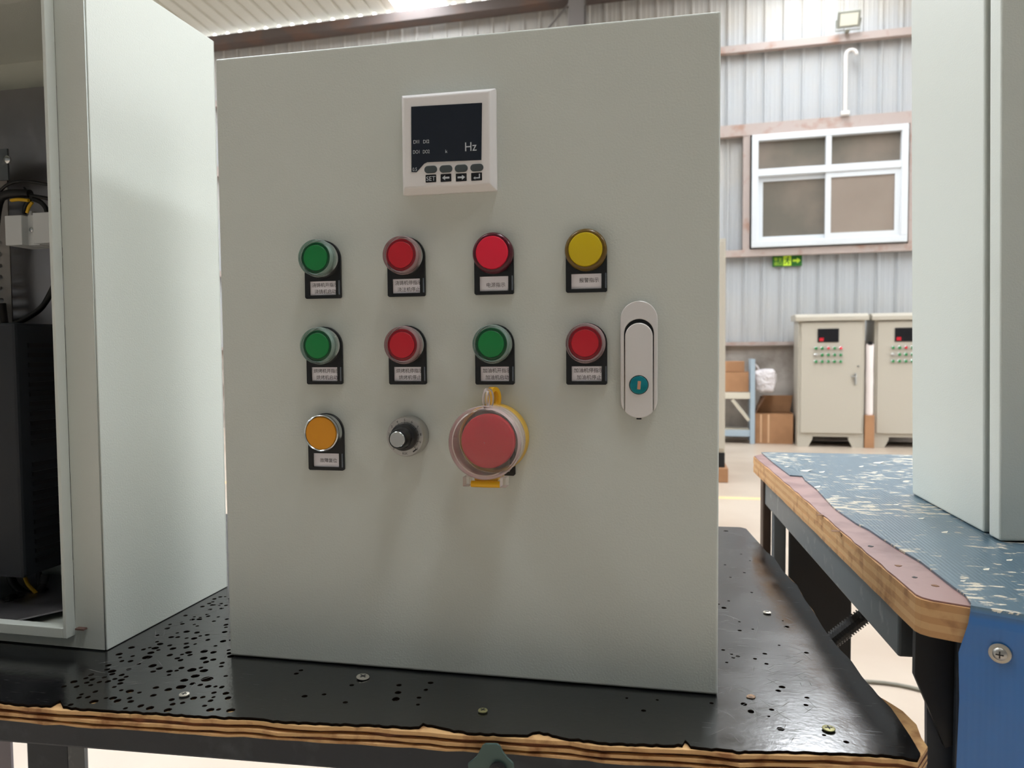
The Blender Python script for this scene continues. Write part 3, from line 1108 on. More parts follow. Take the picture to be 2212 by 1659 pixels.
# green bracket at the front edge
bpx = [(1013, 1659), (1012, 1647), (1030, 1632), (1038, 1618), (1043, 1608), (1049, 1604), (1075, 1604), (1081, 1609), (1087, 1621), (1096, 1633), (1110, 1646), (1111, 1659)]
yb = -0.0905
pts = [(on_y(x, y, yb).x, on_y(x, y, yb).z) for x, y in bpx]
pts += [(pts[-1][0]+0.001, pts[-1][1]-0.012), (pts[0][0]-0.001, pts[0][1]-0.012)]
bk = MB(TI).prism(pts, yb-0.002, yb, 'y').build('hook_bracket', GREENM, tbl, bevel=0.0005)
bo = on_y(1078, 1660, yb)
MB(TI @ Matrix.Translation((bo.x, yb-0.0021, bo.z))).lathe([(0.006, 0), (0.006, 0.002), (0.004, 0.003)], 16).build('rivet', STEELK, bk, M=None)


def screw(px, py, dpx, m, zt, parent, tilt=0.0, lift=0.001):
    p = on_z(px, py, zt)
    depth = (p-CC).dot(CF)
    r = dpx*depth/FPX/2
    M = WM[parent.name].inverted() @ Matrix.Translation((p.x, p.y, zt+lift)) @ Matrix.Rotation(tilt, 4, 'Y') @ Matrix.Rotation(random.uniform(0, 1.5), 4, 'Z')
    n = 20
    g = MB()
    rings = [(r*0.7, -0.0012), (r, 0.0), (r*0.96, 0.0005), (r*0.7, 0.0008)]
    for rr, zz in rings:
        g.v += [Vector((rr*math.cos(2*math.pi*i/n), rr*math.sin(2*math.pi*i/n), zz)) for i in range(n)]
    for j in range(3):
        g.f += [(j*n+i, j*n+(i+1) % n, (j+1)*n+(i+1) % n, (j+1)*n+i) for i in range(n)]
    g.f += [tuple(range(n))[::-1], tuple(3*n+i for i in range(n))]
    s = g.build('screw', m, parent, M=M, smooth=True)
    c = MB().box(-r*0.55, r*0.55, -r*0.11, r*0.11, 0.0004, 0.00095).box(-r*0.11, r*0.11, -r*0.55, r*0.55, 0.0004, 0.00095)
    c.build('cross_recess', STEELK, s)
    return s


screw(398, 1503, 22, SCREWM, TZ, tbl)
screw(784, 1465, 28, SCREWM, TZ, tbl, 0.1)
screw(1043, 1538, 21, SCREWB, TZ, tbl)
screw(1657, 1325, 17, SCREWM, TZ, tbl)
screw(1790, 1577, 28, SCREWB, TZ, tbl)
p = on_z(1622, 1506, TZ)
MB(TI @ Matrix.Translation((p.x, p.y, TZ+0.0001))).prism(circle(0, 0, 0.0035, 9, 0.2), 0, 0.0006).build('plug', RUST, tbl)

# ================================================================== BLUE BENCH
BZ = 0.89
C_far, C_near = on_z(1628, 985, BZ), on_z(1985, 1292, BZ)
ben = empty('blue_bench', (0.85, 0.3, 0), 0, 'plywood workbench with worn flaking blue cover sheet and grey steel frame', 'bench')
BI = WM[ben.name].inverted()
R_near = on_z(2098, 1311, BZ)
dn = (R_near-C_near).normalized()
P_nr = C_near+dn*0.75
P_fr = Vector((P_nr.x, C_far.y+0.04, 0))
bo2 = [(C_near.x, C_near.y), (P_nr.x, P_nr.y), (P_fr.x, P_fr.y), (C_far.x+0.02, C_far.y+0.035), (C_far.x, C_far.y)]


def jag(a, b, n, amp, rnd):
    return [(a[0]+(b[0]-a[0])*i/n+rnd.uniform(-amp, amp), a[1]+(b[1]-a[1])*i/n+rnd.uniform(-amp, amp)) for i in range(n)]


z = BZ
layers = [(FILM, 0.0012, 0.0008), (PLYB2, 0.0050, 0.0004), (PLYB, 0.0050, 0.0006), (PLYB2, 0.0046, 0.0003), (PLYB, 0.0046, 0.0006), (PLYB2, 0.0044, 0.0003)]
for k, (m, t, amp) in enumerate(layers):
    rnd = random.Random(60+k)
    near = jag(bo2[0], bo2[1], 10, amp, rnd)
    left = jag(bo2[4], bo2[0], 42, amp, rnd)
    ins = 0.0012 if m is FILM else 0.0
    # rounded near corner
    c = Vector((bo2[0][0], bo2[0][1]))
    e1 = (Vector((bo2[1][0], bo2[1][1]))-c).normalized()
    e2 = (Vector((bo2[4][0], bo2[4][1]))-c).normalized()
    rc = 0.006+rnd.uniform(0, 0.001)
    corner = [c+e2*rc, c+e2*rc*0.35+e1*rc*0.3, c+e1*rc]
    ol = [(q.x, q.y) for q in corner]+near[1:]+[bo2[1], bo2[2], bo2[3]]+left[:-1]
    if ins:
        ol = [(x+ins, y+ins) for x, y in ol]
    MB(BI).prism(ol, z-t, z-0.00005).build('film_face' if m is FILM else 'ply', m, ben)
    z -= t
BZP = z

# the cover sheet: lies on the top, is folded down over the near edge on the right
EDGE = [(1645, 977), (1668, 997), (1690, 1014), (1706, 1026), (1733, 1028), (1739, 1037), (1762, 1054), (1775, 1068), (1800, 1095), (1825, 1113), (1850, 1130), (1877, 1143), (1905, 1162), (1945, 1187), (1990, 1213), (2025, 1240), (2060, 1267), (2085, 1284), (2098, 1303)]
st = 0.0016
ep = [on_z(x, y, BZ+st) for x, y in EDGE]
top = [(q.x, q.y) for q in ep]
fold = top[-1]
yn = P_nr.y+0.0
poly_top = top+[(P_nr.x, P_nr.y-0.001), (P_fr.x-0.004, P_fr.y-0.004), (top[0][0]+0.01, P_fr.y-0.004)]
me = shape2d('cover_sheet', [poly_top], st, BLUE, Matrix.Translation((-0.85, -0.3, BZ)))
me.transform(Matrix.Translation((0.85, 0.3, 0)))
shp = MB()
shp.v = [v.co.copy() for v in me.vertices]
shp.f = [tuple(f.vertices) for f in me.polygons]
# hanging part as a curved strip
nx = Vector((dn.y, -dn.x, 0))
segs = [(0.0, 0.0, st), (0.003, 0.0, st*0.9), (0.0048, 0, -0.002), (0.0054, 0, -0.010), (0.0052, 0, -0.03), (0.0062, 0, -0.06), (0.0062, 0, -0.112)]
f0 = Vector((fold[0], fold[1], BZ))
f1 = Vector((P_nr.x, P_nr.y, BZ))
vs, fs = [], []
skew = [0, 0, 0, -0.001, -0.006, -0.005, -0.006]
for i, (o_, _, zz) in enumerate(segs):
    for th in (0, 0.0014):
        vs.append(f0+nx*(o_+th)+dn*skew[i]+Vector((0, 0, zz)))
        vs.append(f1+nx*(o_+th)+Vector((0, 0, zz)))
for i in range(len(segs)-1):
    a, b = i*4, i*4+4
    fs += [(a, a+1, b+1, b), (a+2, b+2, b+3, a+3), (a, b, b+2, a+2), (a+1, a+3, b+3, b+1)]
k = (len(segs)-1)*4
fs += [(k, k+1, k+3, k+2), (0, 2, 3, 1)]
shp.add(vs, fs)
o = shp.build('cover_sheet', BLUE, ben, M=Matrix.Translation((-0.85, -0.3, 0)), label='worn blue vinyl cover sheet, flaked to cream')
bpy.data.meshes.remove(me)
# flakes curling up from the sheet
flk = mat('sheet_flake', (226, 220, 204), 0.6)
for (x, y, s) in [(1897, 1000, 22), (1765, 1052, 16), (1742, 1017, 26), (1700, 1008, 12), (1775, 1020, 14), (1860, 1008, 12), (2040, 1150, 16), (1990, 1120, 14), (2130, 1230, 16), (2180, 1210, 14), (2080, 1255, 12), (1936, 1090, 13)]:
    p = on_z(x, y, BZ+st+0.0002)
    d = (p-CC).dot(CF)
    r = s*d/FPX/2
    a = random.uniform(-0.4, 0.4)
    g = MB(BI @ Matrix.Translation(p) @ Matrix.Rotation(a, 4, 'Z'))
    g.add([(-r, -r*0.5, 0), (r*0.2, -r*0.7, 0.0), (r, -r*0.1, r*0.35), (r*0.5, r*0.7, r*0.1), (-r*0.6, r*0.5, 0), (0, 0, r*0.12), (0, 0, 0)],
          [(0, 1, 5), (1, 2, 5), (2, 3, 5), (3, 4, 5), (4, 0, 5), (1, 0, 6), (2, 1, 6), (3, 2, 6), (4, 3, 6), (0, 4, 6)])
    g.build('flake', flk, ben)
# nicks in the film face
for (x, y, s) in [(1940, 1222, 14), (1976, 1247, 10), (2020, 1265, 14), (1880, 1180, 12), (1950, 1170, 8), (1772, 1112, 14), (1805, 1147, 18)]:
    p = on_z(x, y, BZ)
    d = (p-CC).dot(CF)
    r = s*d/FPX/2
    MB(BI @ Matrix.Translation((p.x, p.y, BZ))).prism(circle(0, 0, r, 8, 0.35), -0.0001, 0.0002).build('nick', STEELK if s < 14 else KRAFTD, ben)

# frame of the bench
lx0 = C_near.x+0.006


def bworld(name, m, *b, bevel=0.002, label=None):
    return MB(BI).box(*b).build(name, m, ben, bevel=bevel, label=label)


e2 = Vector((C_far.x-C_near.x, C_far.y-C_near.y, 0)).normalized()
n2 = Vector((e2.y, -e2.x, 0))
a = Vector((C_near.x, C_near.y, 0))+e2*0.06+n2*0.008
b = Vector((C_far.x, C_far.y, 0))-e2*0.05+n2*0.008
g = MB(BI)
g.prism([(a.x, a.y), (b.x, b.y), (b.x+n2.x*0.03, b.y+n2.y*0.03), (a.x+n2.x*0.03, a.y+n2.y*0.03)], BZP-0.04, BZP)
g.build('side_rail', STEELG, ben, bevel=0.002)
# near leg: angle iron with a gusset
L0 = Vector((C_near.x+0.008, C_near.y+0.012, 0))
lg = MB(BI)
lg.box(L0.x+0.02, L0.x+0.047, L0.y, L0.y+0.005, 0, BZP)
lg.box(L0.x+0.042, L0.x+0.047, L0.y+0.005, L0.y+0.05, 0, BZP)
lg.build('leg', STEELD, ben, bevel=0.001)
gus = [(L0.x-0.004, BZP), (L0.x+0.022, BZP), (L0.x+0.022, BZP-0.082), (L0.x+0.016, BZP-0.085), (L0.x+0.006, BZP-0.06), (L0.x-0.004, BZP-0.036)]
MB(BI).prism(gus, L0.y+0.006, L0.y+0.012, 'y').build('gusset', STEELK, ben)
MB(BI).prism([(L0.x+0.006, BZP-0.045), (L0.x+0.0425, BZP-0.085), (L0.x+0.0425, BZP-0.3), (L0.x+0.010, BZP-0.3)], L0.y+0.013, L0.y+0.018, 'y').build('leg_plate', STEELD, ben)
bworld('leg', STEELD, L0.x+0.55, L0.x+0.6, L0.y+0.03, L0.y+0.08, 0, BZP)
bworld('front_rail', STEELD, L0.x+0.05, L0.x+0.55, L0.y+0.006, L0.y+0.03, BZP-0.045, BZP)
# far leg and the dark panel under the bench
yf = C_far.y-0.075
q = on_y(1648, 1100, yf+0.02)
bworld('leg', mat('brown_leg', (64, 46, 34), 0.6), q.x, q.x+0.012, yf+0.02, yf+0.05, 0, BZP)
bworld('leg', STEELG, q.x+0.0125, q.x+0.03, yf, yf+0.02, 0, BZP-0.041)
pa, pb_ = on_y(1668, 1200, yf-0.02), on_y(1800, 1300, yf-0.02)
bworld('modesty_panel', STEELK, q.x+0.031, q.x+0.031+(pb_.x-pa.x)*1.02, yf-0.02, yf-0.012, 0.12, BZP-0.042)
bworld('leg', STEELD, L0.x+0.55, L0.x+0.6, yf, yf+0.05, 0, BZP)
s0, s1_ = on_y(1795, 1385, 0.42), on_y(1905, 1300, 0.42)
st_pts = []
g = MB(BI)
g.tube([s0.lerp(s1_, i/30) for i in range(31)], 0.0085, 10)
strut = g.build('threaded_strut', STEELK, ben)
g = MB(BI)
dd = (s1_-s0).normalized()
for i in range(22):
    c0 = s0+(s1_-s0)*((i+0.5)/22)
    g.tube([c0-dd*0.0008, c0+dd*0.0008], 0.0105, 10)
g.build('thread', STEELK, strut)
# washer head screw on the hanging sheet
p = on_y(2160, 1411, C_near.y)
sm_ = Matrix.Translation((p.x, p.y-0.010-(p.x-C_near.x)*0.22*0, p.z))
ang = math.atan2(dn.y, dn.x)
pp = on_plane(2160, 1411, f0+nx*0.0078, nx)
SMX = BI @ Matrix.Translation(pp) @ Matrix.Rotation(ang, 4, 'Z')
wsh = MB(SMX).lathe([(0.0062, 0), (0.0062, 0.0008), (0.0055, 0.0012), (0.0042, 0.0014)], 24).build('washer', SCREWM, ben, smooth=True)
MB(SMX).lathe([(0.0040, 0.0014), (0.0040, 0.002), (0.0028, 0.0032), (0.0008, 0.0035)], 20).build('screw', DULLMETAL, ben, smooth=True)
MB(SMX).box(-0.0022, 0.0022, -0.0037, -0.0032, -0.0004, 0.0004).box(-0.0004, 0.0004, -0.0037, -0.0032, -0.0022, 0.0022).build('cross_recess', STEELK, ben)

# ================================================================== RIGHT CABINET ON THE BENCH
RB = on_z(1970, 1068, BZ+st)
RF = on_z(2124, 1152, BZ+st)
rc = empty('wall_cabinet', (RF.x, RF.y, BZ+st), math.atan2(RF.y-RB.y, RF.x-RB.x)+math.pi/2, 'closed light grey steel cabinet standing on the blue bench', 'cabinet', lean=math.radians(-1.0))
RL = (RF-RB).length
MB().box(0, 0.40, 0, RL, 0.0005, 0.60).build('body', PAINT, rc, bevel=0.0025, seg=3)
MB().box(0.006, 0.394, -0.010, -0.0005, 0.006, 0.594).build('gasket', BLACKP, rc)
MB().box(0.0, 0.40, -0.031, -0.0105, 0.001, 0.60).build('door', PAINT, rc, bevel=0.002, seg=3)

# ================================================================== MAIN CONTROL CABINET
W, H, D = 0.400, 0.4977, 0.16
cab = empty('control_cabinet', (0.2, 0.1, TZ), 0, 'grey control cabinet with coloured push buttons, meter and swing handle, on the black table', 'cabinet')
OX, OY, OZ = -0.2, -0.1, 0.0               # door's lower left front corner in cabinet space
MB().box(OX+0.002, OX+W-0.006, OY+0.022, OY+D, 0.0002, H-0.006).build('body', PAINT, cab, bevel=0.002, seg=2)
door = MB().box(OX, OX+W, OY, OY+0.018, 0.0006, H).build('door', PAINT, cab, bevel=0.0018, seg=3)
MB().box(OX+0.008, OX+W-0.010, OY+0.0182, OY+0.0218, 0.006, H-0.012).build('gasket', BLACKP, cab)

BX = [0.0925, 0.1628, 0.2332, 0.3038]
BZs = [0.3312, 0.2622, 0.1925]


def dl(x, z, y=0.0):
    return (OX+x, OY-y, z)


# shared meshes of the operators (origin: axis of the hole, on the door face)
HW = 0.0153


def plate_outline():
    pts = [(-HW+0.001, -0.031), (HW-0.001, -0.031), (HW, -0.030), (HW, 0.0)]
    for i in range(1, 16):
        t = math.pi*i/16
        pts.append((HW*math.cos(t), HW*math.sin(t)))
    pts += [(-HW, 0.0), (-HW, -0.030)]
    return pts


PLATE = shape2d('legend_plate', [plate_outline(), rect(-0.0113, 0.0113, -0.0284, -0.0172)[::-1]], 0.0030, BLACKP, UP @ Matrix.Translation((0, 0, 0.0001)))
CARDM = MB().box(-0.0117, 0.0117, -0.0016, -0.0004, -0.0288, -0.0168).mesh('label_card', CARD)
CLIP = MB().box(0.0139, 0.0150, -0.0042, -0.0030, -0.0283, -0.0170).mesh('clip', mat('clear_clip', (96, 102, 110), 0.2), bevel=0.0003)
COLLAR = MB().lathe([(0.0144, 0.0030), (0.0147, 0.0036), (0.0142, 0.0062), (0.0134, 0.0078), (0.0134, 0.009)], 40).mesh('push_button', CHROME, True)
RIMV = [(0.0136, 0.0078), (0.0147, 0.0082), (0.0149, 0.0094), (0.0145, 0.0099), (0.0148, 0.0105), (0.0144, 0.0111), (0.0146, 0.0118), (0.0143, 0.0126), (0.0142, 0.0155), (0.0138, 0.0164), (0.0131, 0.0166), (0.0126, 0.0158), (0.0124, 0.0140), (0.0124, 0.0082)]
RIMM = {c: MB().lathe(RIMV, 48, closed=True).mesh('lens_rim', m, True) for c, m in (('green', CLEAR_GREEN), ('red', CLEAR_RED))}
CAPM, CAPR = {}, {}
for c in ('green', 'red'):
    CAPM[c] = MB().lathe([(0.0101, 0.0100), (0.0101, 0.0146), (0.0097, 0.0150), (0.004, 0.0153), (0.0005, 0.0153)], 40).mesh('cap', MATS[c+'_cap'], True)
    CAPR[c] = MB().lathe([(0.0123, 0.0079), (0.0123, 0.0134), (0.0118, 0.0141), (0.0103, 0.0143), (0.0103, 0.0090)], 40, closed=True).mesh('cap_rim', MATS[c+'_cap_rim'], True)
for c in ('pink', 'yellow'):
    CAPR[c] = MB().lathe([(0.0156, 0.0030), (0.0156, 0.0062), (0.0150, 0.0078), (0.0138, 0.0086), (0.0127, 0.0088), (0.0127, 0.0036)], 48, closed=True).mesh('indicator_light', MATS[c+'_cap_rim'], True)
    CAPM[c] = MB().lathe([(0.0125, 0.0036), (0.0125, 0.0090), (0.0120, 0.0096), (0.006, 0.0101), (0.0005, 0.0102)], 48).mesh('lens', MATS[c+'_cap'], True)
FLUSH = MB().lathe([(0.0142, 0.0030), (0.0147, 0.0036), (0.0138, 0.0062), (0.0142, 0.0085), (0.0147, 0.0100), (0.0146, 0.0112), (0.0139, 0.0117), (0.0134, 0.0112), (0.0133, 0.0040)], 48, closed=True).mesh('push_button', CHROME, True)
FLUSHCAP = MB().lathe([(0.0132, 0.0040), (0.0132, 0.0108), (0.0128, 0.0112), (0.006, 0.0113), (0.0005, 0.0113)], 48).mesh('cap', MATS['orange_cap'], True)


def legend(par, l1, l2=None, dx=0.0, dy=0.0):
    link_mesh('legend_plate', PLATE, par)
    link_mesh('label_card', CARDM, par)
    link_mesh('clip', CLIP, par)
    parts = []
    if l2:
        parts.append(fit_text(l1, -0.0096+dx, -0.0219+dy, 0.0037))
        parts.append(fit_text(l2, -0.0075+dx, -0.0271+dy, 0.0037))
    else:
        parts.append(fit_text(l1, -0.0060+dx, -0.0248+dy, 0.0037))
    link_mesh('lettering', print_mesh('lettering', parts, INK, Matrix.Translation((0, -0.0017, 0)) @ UP, (-0.0112, 0.0112, -0.0284, -0.0172)), par)


def push(c, r, color, l1, l2, label, dx=0, dy=0):
    b = link_mesh('push_button', COLLAR, cab, dl(BX[c], BZs[r]), label=label)
    link_mesh('lens_rim', RIMM[color], b)
    link_mesh('cap_rim', CAPR[color], b)
    link_mesh('cap', CAPM[color], b)
    legend(b, l1, l2, dx, dy)


push(0, 0, 'green', '浇铸机开指示', '浇铸机启动', 'green push button, top row')
push(1, 0, 'red', '浇铸机停指示', '浇注机停止', 'red push button, top row')
push(0, 1, 'green', '烘烤机开指示', '烘烤机启动', 'green push button above the orange one')
push(1, 1, 'red', '烘烤机停指示', '烘烤机停止', 'red push button above the rotary dial')
push(2, 1, 'green', '加油机开指示', '加油机启动', 'green push button above the emergency stop')
push(3, 1, 'red', '加油机停指示', '加油机停止', 'red push button beside the swing handle')
for c, color, l1, lab, dx, dy in ((2, 'pink', '电源指示', 'red indicator light', 0.0, -0.0006), (3, 'yellow', '报警指示', 'yellow indicator light', 0.0006, 0.0012)):
    b = link_mesh('indicator_light', CAPR[color], cab, dl(BX[c], BZs[0]), label=lab)
    link_mesh('lens', CAPM[color], b)
    legend(b, l1, None, dx, dy)
b = link_mesh('push_button', FLUSH, cab, dl(BX[0], BZs[2]), label='flush orange push button')
link_mesh('cap', FLUSHCAP, b)
legend(b, '故障复位', None, 0.0004, 0.0)

# rotary potentiometer dial
DIALF = 0.0120
pot = MB().lathe([(0.0158, 0), (0.0158, 0.0095), (0.0152, 0.0112), (0.0149, DIALF), (0.0005, DIALF)], 56).build('potentiometer', DULLMETAL, cab, M=Matrix.Translation(dl(0.1632, 0.1908)), smooth=True, label='rotary dial with numbers 0 to 10')
MB().lathe([(0.0105, DIALF), (0.0105, 0.0165), (0.0100, 0.0180), (0.0082, 0.0190), (0.0076, 0.0270), (0.0068, 0.0283), (0.0005, 0.0284)], 40).build('knob', BLACKP, pot, smooth=True)
MB().lathe([(0.0060, 0.0283), (0.0060, 0.0290), (0.0057, 0.0293), (0.0005, 0.0293)], 40).build('knob_cap', CHROME, pot, smooth=True)
parts = []
for k in range(11):
    t = math.radians(225-27*k)
    parts.append(text_geo(str(k), 0.0028, 0.0131*math.cos(t), 0.0131*math.sin(t)-0.0009, 'CENTER'))
for k in range(41):
    t = math.radians(225-27*k/4)
    if k % 2 and k % 4 == 2:
        continue
    r0, r1 = (0.0104, 0.0118) if k % 4 == 0 else ((0.0108, 0.0117) if k % 2 == 0 else (0.0110, 0.0114))
    w_ = 0.00012 if k % 4 else 0.00018
    cth, sth = math.cos(t), math.sin(t)
    parts.append(poly([(r0*cth-w_*sth, r0*sth+w_*cth), (r0*cth+w_*sth, r0*sth-w_*cth), (r1*cth+w_*sth, r1*sth-w_*cth), (r1*cth-w_*sth, r1*sth+w_*cth)]))
arc_o = [(0.0113*math.cos(math.radians(225-270*i/50)), 0.0113*math.sin(math.radians(225-270*i/50))) for i in range(51)]
for i in range(50):
    a_, b_ = arc_o[i], arc_o[i+1]
    s_ = 0.0111/0.0113
    parts.append(poly([a_, b_, (b_[0]*s_, b_[1]*s_), (a_[0]*s_, a_[1]*s_)]))
parts.append(text_geo('RSK', 0.0026, 0.0, -0.0138, 'CENTER'))
parts.append(poly([(0.0062, -0.0112), (0.0092, -0.0090), (0.0098, -0.0097), (0.0068, -0.0120)]))
link_mesh('dial_print', print_mesh('dial_print', parts, INK, Matrix.Translation((0, -DIALF-0.0001, 0)) @ UP), pot)

# emergency stop under its hinged clear guard
est = MB().lathe([(0.0262, 0.0005), (0.0266, 0.003), (0.0262, 0.012), (0.0255, 0.0135), (0.0240, 0.0135), (0.0240, 0.0005)], 64, closed=True).build('emergency_stop', mat('frosted_yellow_plastic', (214, 172, 66), 0.45), cab, M=Matrix.Translation(dl(0.2332, 0.1905)), smooth=True, label='red emergency stop under a clear hinged guard')
link_mesh('legend_plate', PLATE, est, (0, 0, 0.0015))
MB().lathe([(0.0120, 0.0035), (0.0120, 0.020), (0.0110, 0.0205)], 32).build('stem', DARKP, est, smooth=True)
MB().lathe([(0.0120, 0.0206), (0.0192, 0.0212), (0.0202, 0.0235), (0.0202, 0.0275), (0.0196, 0.0294), (0.0170, 0.0304), (0.008, 0.0309), (0.0005, 0.0310)], 64).build('mushroom_head', REDHEAD, est, smooth=True)
gc = MB()
gc.lathe([(0.0252, 0.0137), (0.0260, 0.0137), (0.0258, 0.0330), (0.0266, 0.0345), (0.0270, 0.0375), (0.0266, 0.0398), (0.0252, 0.0405), (0.0005, 0.0407), (0.0005, 0.0390), (0.0236, 0.0388), (0.0246, 0.0378), (0.0248, 0.0350)], 72, closed=True)
gc.box(-0.016, -0.0115, -0.040, -0.030, -0.0318, -0.0250)
gc.box(0.0115, 0.016, -0.040, -0.030, -0.0318, -0.0250)
gc.build('guard_cover', CLEAR_COVER, est, smooth=True)
h = MB()
T = Matrix.Translation((0, -0.0355, -0.0305)) @ Matrix.Rotation(math.radians(90), 4, 'Z')
h.M = T
h.lathe([(0.0010, -0.011), (0.0024, -0.0108), (0.0025, 0), (0.0024, 0.0108), (0.0010, 0.011)], 20)
h.build('hinge_pin', YELLOWP, est, smooth=True)
MB().box(-0.009, 0.009, -0.034, -0.012, -0.0285, -0.0262).build('hinge_arm', MATS['frosted_yellow_plastic'], est, bevel=0.0008)
# padlock eye on top: a loop standing up from the ring, and the matching lug of the cover
th = math.radians(62)
RZ = Matrix.Rotation(th, 4, 'Z')


def eye_loops(w0, h0, t):
    o_ = [(w0*math.cos(2*math.pi*i/28), h0*math.sin(2*math.pi*i/28)) for i in range(28)]
    i_ = [((w0-t)*math.cos(2*math.pi*i/28), (h0-t*1.1)*math.sin(2*math.pi*i/28)) for i in range(28)]
    return [o_, i_[::-1]]


eye = shape2d('padlock_eye', eye_loops(0.0064, 0.0088, 0.0027), 0.0050, YELLOWP, Matrix.Translation((0.0, -0.0098, 0.0305)) @ RZ @ UP @ Matrix.Translation((0, 0, -0.002)))
link_mesh('padlock_eye', eye, est)
lug = shape2d('cover_lug', eye_loops(0.0052, 0.0080, 0.0018), 0.0035, CLEAR_COVER, Matrix.Translation((-0.0004, -0.0300, 0.0312)) @ Matrix.Rotation(math.radians(70), 4, 'Z') @ UP)
link_mesh('cover_lug', lug, est)

# frequency meter
MX0, MX1, MZ0, MZ1 = 0.1618, 0.2362, 0.3785, 0.4545
mc = Vector(((MX0+MX1)/2, 0, (MZ0+MZ1)/2))
hx, hz = (MX1-MX0)/2, (MZ1-MZ0)/2
FD = 0.0105
mb = MB()
rings = [(hx, hz, 0.0001), (hx, hz, 0.004), (hx-0.0032, hz-0.0036, FD), (hx-0.0045, hz-0.005, FD+0.0002)]
for a, b, d in rings:
    mb.v += [Vector((x, -d, z_)) for x, z_ in ((-a, -b), (a, -b), (a, b), (-a, b))]
for j in range(3):
    mb.f += [(j*4+i, j*4+(i+1) % 4, j*4+4+(i+1) % 4, j*4+4+i) for i in range(4)]
mb.f += [(3, 2, 1, 0), (12, 13, 14, 15)]
met = mb.build('frequency_meter', BEZEL, cab, M=Matrix.Translation(dl(mc.x, mc.z)), bevel=0.0006, label='square digital frequency meter')
DY = -(FD+0.0003)


def mp_(x, y):
    """photo pixel on the face of the meter -> local face coordinates"""
    q = on_y(x, y, DY)
    return (q.x-mc.x, q.z-TZ-mc.z)


def mpp(cx_, cy_):                                      # from the 6.146x close-up
    return mp_(840+cx_/6.146, 170+cy_/6.146)


sc_out = [mpp(302, 1240), mpp(368, 1242), mpp(470, 1128), mpp(512, 1108), mpp(1228, 1080), mpp(1238, 322), mpp(298, 374)]
scr = link_mesh('screen', shape2d('screen', [sc_out], 0.0006, SCREEN, Matrix.Translation((0, DY+0.0002, 0)) @ UP), met)
parts = []


def mtext(t, x, y, hpx, wpx, bold=0.0):
    """lower left corner and size of a word in the close-up"""
    p0, p1, p2 = mpp(x, y), mpp(x+wpx, y), mpp(x, y-hpx)
    hgt = p2[1]-p0[1]
    vs, fs = text_geo(t, 1.0, bold=bold)
    x0, x1 = min(v[0] for v in vs), max(v[0] for v in vs)
    y0, y1 = min(v[1] for v in vs), max(v[1] for v in vs)
    wd = p1[0]-p0[0]
    return [(p0[0]+(v[0]-x0)/(x1-x0)*wd, p0[1]+(v[1]-y0)/(y1-y0)*hgt, 0) for v in vs], fs


for t, x, y, h_, w_ in (('DI1', 330, 866, 46, 74), ('DI2', 460, 862, 46, 80), ('DO1', 326, 1000, 46, 84), ('DO2', 456, 996, 46, 88), ('k', 754, 988, 42, 28), ('Hz', 1016, 966, 116, 152), ('0.5', 318, 1230, 46, 58)):
    parts.append(mtext(t, x, y, h_, w_, 0.0))
link_mesh('screen_print', print_mesh('screen_print', parts, SCRPRINT, Matrix.Translation((0, DY-0.0006, 0)) @ UP), met)
for k, (x, y) in enumerate(((557, 1206), (759, 1199), (962, 1191), (1169, 1182))):
    q = mpp(x, y)
    g = shape2d('key', [rrect(-0.0050, 0.0050, -0.0027, 0.0027, 0.0026)], 0.0016, RUBBER, UP, bevel=0.0004)
    link_mesh('key', g, met, (q[0], DY+0.0006, q[1]))
for k, (x, y) in enumerate(((558, 1325), (758, 1316), (961, 1310), (1165, 1300))):
    q = mpp(x, y)
    lb = link_mesh('key_label', shape2d('key_label', [rrect(-0.0042, 0.0042, -0.0029, 0.0029, 0.0004)], 0.0002, BGBLK, UP), met, (q[0], DY+0.0001, q[1]))
    if k == 0:
        vs, fs = text_geo('SET', 0.0048)
        mxx = max(v[0] for v in vs)
        pr = [([(v[0]/mxx*0.0074-0.0037, v[1]-0.0017, 0) for v in vs], fs)]
    elif k in (1, 2):
        s = -1 if k == 1 else 1
        pr = [poly([(s*x_, y_) for x_, y_ in ((-0.0028, -0.0007), (0.0006, -0.0007), (0.0006, -0.0019), (0.0030, 0.0), (0.0006, 0.0019), (0.0006, 0.0007), (-0.0028, 0.0007))])]
    else:
        pr = [poly([(-0.0026, -0.0010), (-0.0010, -0.0021), (-0.0010, -0.0014), (0.0027, -0.0014), (0.0027, 0.0020), (0.0018, 0.0020), (0.0018, -0.0006), (-0.0010, -0.0006), (-0.0010, 0.0001)])]
    link_mesh('key_symbol', print_mesh('key_symbol', pr, SCRPRINT, Matrix.Translation((q[0], DY-0.00025, q[1])) @ UP), met)

# swing handle with lock
HX0, HX1, HZ0, HZ1 = 0.3290, 0.3560, 0.2068, 0.2930
hc = Vector(((HX0+HX1)/2, 0, (HZ0+HZ1)/2))
R_ = (HX1-HX0)/2
hh = (HZ1-HZ0)/2


def stadium(r, z0, z1, n=16):
    out = []
    for i in range(n+1):
        t = math.pi+math.pi*i/n
        out.append((r*math.cos(t), z0+r+r*math.sin(t)))
    for i in range(n+1):
        t = math.pi*i/n
        out.append((r*math.cos(t), z1-r+r*math.sin(t)))
    return out


lev_r = 0.0100
zt = 0.2768-hc.z
